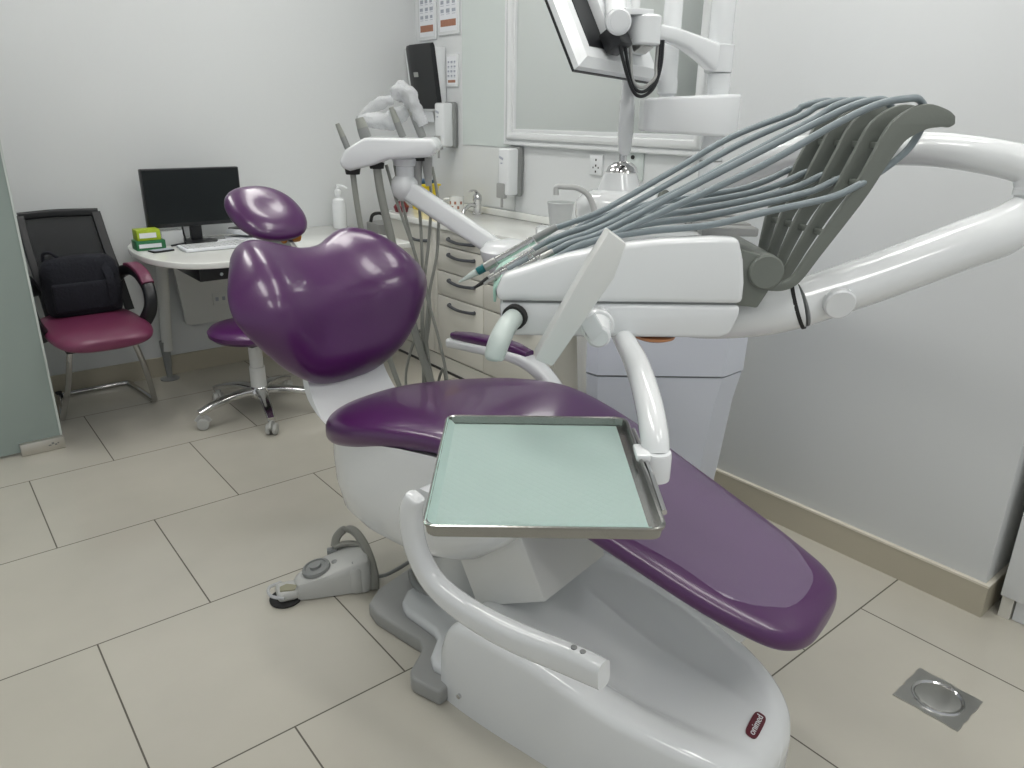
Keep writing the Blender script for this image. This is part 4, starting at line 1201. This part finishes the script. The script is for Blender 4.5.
# whip blades
NB = 5
bp_ = [(.452, 1.079), (.480, 1.080), (.503, 1.094), (.530, 1.140), (.562, 1.195), (.592, 1.248), (.616, 1.302), (.638, 1.344), (.672, 1.366), (.704, 1.366), (.722, 1.360)]
def shift(i, z):
    return -.011*i*min(1, max(0, (z-1.09)/.10))
def blade(i):
    b0 = 1.305+.050*i
    th = .014
    C = spline([(a+shift(i, z), z) for a, z in bp_], 5)
    Wd = spline([(w_,) for w_ in (.014, .016, .018, .021, .025, .028, .032, .040, .042, .030, .020)], 5)
    L, Rr = [], []
    for j, (a, z) in enumerate(C):
        p, q = C[max(j-1, 0)], C[min(j+1, len(C)-1)]
        tx_, tz_ = q[0]-p[0], q[1]-p[1]
        ln = math.hypot(tx_, tz_)
        nx, nz = -tz_/ln, tx_/ln
        h = Wd[j][0]/2
        L.append((a+nx*h, z+nz*h))
        Rr.append((a-nx*h, z-nz*h))
    out_ = L+[(C[-1][0]+.006, C[-1][1]-.004)]+Rr[::-1]
    wb = part('whip_arm', B().prism(out_, b0, b0+th, 'XZ', .003, 2), 'dgrey', t, sharp=30)
    if i < NB-1:
        g_ = B()
        for j in (18, 26, 32):
            a, z = C[j]
            g_.box((a-.004, b0+th+.018, z), (.012, .038, .010), 0, .002)
        part('hose_guide', g_, 'dgrey', wb)
for i in range(NB):
    blade(i)
# hoses: from each handpiece over the top of a blade, round its back, out through the slot and back to the head
HP = [(0.081, 1.330, 1.124), (0.069, 1.352, 1.127), (0.059, 1.37, 1.13), (0.067, 1.4, 1.142), (0.076, 1.435, 1.159)]   # rear ends of the handpieces
for i in range(NB):
    b0 = 1.322+.050*i - (.012 if i == 0 else 0)
    sh_ = -.011*i
    h = HP[i]
    top = .640+sh_
    k_ = (0, .010, -.004, .012, .022)[i]
    pts = [h, (h[0]+.035, h[1]+.001, h[2]+.020-.002*i), (h[0]+.095, h[1]+.004, h[2]+.040-.001*i), (.30, (h[1]+b0)/2, 1.226+.006*i+k_*.6), (.42, b0-.003, 1.288+.006*i+k_*.7), (.53, b0, 1.353+.003*i+k_*.3), (top-.045, b0, 1.385), (top, b0, 1.3945)]
    if i == 0:
        pts += [(top+.03, b0+.012, 1.393), (top+.048, b0+.020, 1.365), (top+.030, b0+.022, 1.315), (top-.015, b0+.020, 1.275)]
    else:
        pts += [(top+.022, b0+.004, 1.380), (top+.022, b0+.006, 1.345), (top-.002, b0+.004, 1.300), (top-.024, b0, 1.268)]
    z1 = (1.258, 1.262, 1.264, 1.266, 1.268)[i]
    a1 = .598+sh_
    pts += [(a1-.012, b0-.004, z1), (a1-.06, b0-.008, z1-.022), (.44, b0-.006, 1.212+.004*i), (.34, b0-.0, 1.186+.006*i), (.24, (b0+1.34+.04*i)/2, 1.172+.005*i), (.15, 1.335+.035*i, 1.154+.004*i), (.08, 1.335+.033*i, 1.120)]
    part('instrument_hose', B().tube(pts, [.0058, .0058, .0058, .006]+[.0062]*(len(pts)-6)+[.006, .006], 10, 7), 'hose', t, 'blue grey hose over the whip arm')
# keypad handle
part('pad_panel', B().prism([(.036, .986), (.066, .974), (.158, 1.122), (.174, 1.176), (.146, 1.195), (.116, 1.142)], 1.155, 1.205, 'XZ', .003), 'offwhite', t, 'slim tilted control panel')
part('panel_knob', B().cyl((.148, 1.284, 1.016), (.148, 1.255, 1.016), .030, bev=.003, seg=28).cyl((.148, 1.262, 1.016), (.146, 1.212, 1.008), .024, .021, bev=.005, seg=28), 'white2', t)
part('knob_arm', B().bar([(.146, 1.225, 1.008), (.120, 1.205, 1.05)], .03, .022, (0, 1, 0), sm=False), 'white', t)
part('handle_collar', B().cyl((.001, 1.274, 1.024), (.006, 1.285, 1.026), .0225), 'rubber', t)
part('handle', B().tube([(.005, 1.285, 1.025), (-.010, 1.24, 1.019), (-.022, 1.207, 1.002), (-.030, 1.195, .980), (-.032, 1.193, .974), (-.0325, 1.192, .970)], [.0175, .018, .0185, .0175, .0145, .007], 16), 'palegreen', t, 'pale grey green grip handle')
part('amber_lens', B().lathe([(.0, -.010), (.026, -.008), (.038, -.003), (.040, .002)], (.262, 1.325, .982), 28), 'copper', t, 'amber lens under the housing')
# support arm
arm_lo = [(.28, 1.44, .985), (.38, 1.42, .988), (.48, 1.41, 1.006), (.551, 1.40, 1.027)]
part('arm_neck', B().tube(arm_lo, [.030, .038, .046, .047], 24), 'white2', t)
part('arm_ring', B().tube([(.546, 1.402, 1.025), (.552, 1.3995, 1.0275)], .0496, 28, sm=False), 'rubber', t)
part('lower_arm', B().tube([(.553, 1.4, 1.028), (.70, 1.4, 1.084), (.84, 1.4, 1.143), (.905, 1.4, 1.170), (.945, 1.402, 1.20)], [.047, .046, .046, .046, .040], 28), 'white2', t)
part('arm_button', B().cyl((.603, 1.356, 1.044), (.603, 1.338, 1.040), .029, bev=.003, seg=30), 'white', t)
part('elbow_post', B().lathe([(.036, 1.185), (.035, 1.212), (.030, 1.215), (.030, 1.24), (.034, 1.245)], (.952, 1.405, 0)), 'white2', t)
up_arm = [(.952, 1.405, 1.235), (.951, 1.407, 1.260), (.928, 1.42, 1.289), (.830, 1.50, 1.308), (.775, 1.65, 1.305), (.730, 1.76, 1.303), (.672, 1.90, 1.280), (.60, 2.03, 1.235), (.545, 2.11, 1.185)]
part('upper_arm', B().tube(up_arm, [.034, .034, .033, .032, .034, .036, .038, .040, .042], 28), 'white2', t)
# tray bracket
ta = part('tray_arm', B().tube([(.19, 1.36, 1.0), (.200, 1.30, .985), (.212, 1.20, .965), (.217, 1.10, .935), (.218, 1.04, .905), (.219, 1.02, .88)], [.018, .019, .021, .022, .022, .021], 18), 'white2', t)
part('tray_holder', B().lathe([(.022, .845), (.0225, .85), (.0225, .885), (.021, .89)], (.219, 1.015, 0)).bar([(.219, 1.015, .862), (.17, 1.0, .866), (-.02, .985, .868)], [.03, .03, .05], [.016, .012, .010], (0, 0, 1)), 'white', ta)
part('tray_clip', B().box((.196, 1.015, .887), (.022, .045, .012), 0, .004), 'white2', ta)

# handpieces
HT = [(-0.003, 1.330, 1.085), (-0.026, 1.352, 1.073), (-0.055, 1.37, 1.063), (-0.075, 1.4, 1.049), (-0.107, 1.435, 1.052)]      # their tips
hl = ['slim steel handpiece nearest the camera on the delivery head', 'short chrome handpiece second from the front on the delivery head', 'chrome handpiece in the middle of the five on the delivery head', 'dark tipped chrome handpiece beside the teal ringed one', 'long teal ringed handpiece farthest back on the delivery head']
HR = (.0062, .0075, .0070, .0062, .0082)
for i in range(NB):
    e = Vector(HP[i])
    d = Vector(HT[i])-e
    L = d.length
    d.normalize()
    r = HR[i]
    ti = thing('handpiece', hl[i], 'dental instrument', CA, tuple(e), 'handpieces on the delivery head')
    def seg_(s0, s1, r0, r1, nm, m_):
        part(nm, B().cyl(tuple(e+d*(s0*L)), tuple(e+d*(s1*L)), r0*r, r1*r, 14, .0006), m_, ti)
    seg_(-.03, .20, .85, .95, 'connector', ('hose', 'steel', 'mgrey', 'hose', 'mgrey')[i])
    seg_(.205, .27, 1.05, 1.05, 'collar', 'chrome')
    seg_(.275, .60, .92, 1.0, 'sleeve', ('steel', 'chrome', 'hose', 'chrome', 'chrome')[i])
    seg_(.605, .72, 1.08, 1.08, 'grip', ('mgrey', 'steel', 'chrome', 'mgrey', 'steel')[i])
    seg_(.725, .80, 1.0, .95, 'ring', 'teal' if i == 4 else 'steel')
    seg_(.805, 1.0, .90, .22 if i == 4 else .4, 'tip', 'palegreen' if i == 4 else ('rubber' if i == 3 else 'steel'))

# tray and bib
t = thing('instrument_tray', 'rectangular stainless steel tray held over the seat', 'tray', CA, (.045, .975, .868))
TA0, TA1, TB0, TB1, TZ = -.108, .193, .797, 1.155, .885
ty = B()
def rr_ring(x0, x1, y0, y1, r, z, n=5):
    out_ = []
    for (cx, cy, a0) in ((x1-r, y1-r, 0), (x0+r, y1-r, 90), (x0+r, y0+r, 180), (x1-r, y0+r, 270)):
        for k in range(n+1):
            a = R_(a0+90*k/n)
            out_.append((cx+r*math.cos(a), cy+r*math.sin(a), z))
    return out_
rg = [rr_ring(TA0+.006, TA1-.006, TB0+.006, TB1-.006, .014, TZ-.012), rr_ring(TA0+.004, TA1-.004, TB0+.004, TB1-.004, .016, TZ+.001), rr_ring(TA0+.001, TA1-.001, TB0+.001, TB1-.001, .018, TZ+.0025), rr_ring(TA0-.001, TA1+.001, TB0-.001, TB1+.001, .018, TZ+.0015),
      rr_ring(TA0-.001, TA1+.001, TB0-.001, TB1+.001, .018, TZ-.002), rr_ring(TA0+.0015, TA1-.0015, TB0+.0015, TB1-.0015, .017, TZ-.003), rr_ring(TA0+.003, TA1-.003, TB0+.003, TB1-.003, .016, TZ-.0155), rr_ring(TA0+.006, TA1-.006, TB0+.006, TB1-.006, .014, TZ-.0165)]
ty.rings(rg)
part('pan', ty, 'traysteel', t, sharp=30)
part('tray_frame', B().tube([(TA1+.006, TB0+.05, TZ-.004), (TA1+.008, TB0+.18, TZ-.004), (TA1+.006, TB1-.04, TZ-.004)], .004, 8), 'chrome', t)
bibm = B()
rows = []
NX, NY = 24, 26
tbx = bmesh.new()
bx0, bx1, by0, by1 = TA0+.002, TA1-.018, TB0+.002, TB1-.010
vs = []
for j in range(NY+1):
    row = []
    for i in range(NX+1):
        u, v = i/NX, j/NY
        x, y = bx0+(bx1-bx0)*u, by0+(by1-by0)*v
        z = TZ-.0105
        edge = max(0, 1-min(u, 1-u, 1.2*v, 1-v)/.05)
        if v < .06 or u < .04:
            z += .0135*max((1-v/.05) if v < .05 else 0, (1-u/.04) if u < .04 else 0)
        z += .0006*noise.noise(Vector((x*40, y*40, 0)))
        row.append(tbx.verts.new((x, y, z)))
    vs.append(row)
for j in range(NY):
    for i in range(NX):
        tbx.faces.new((vs[j][i], vs[j][i+1], vs[j+1][i+1], vs[j+1][i]))
bmesh.ops.solidify(tbx, geom=list(tbx.faces), thickness=.0006)
solo('paper_bib', tbx, 'bib', 'mint green embossed paper bib lining the steel tray', 'paper bib', CA)
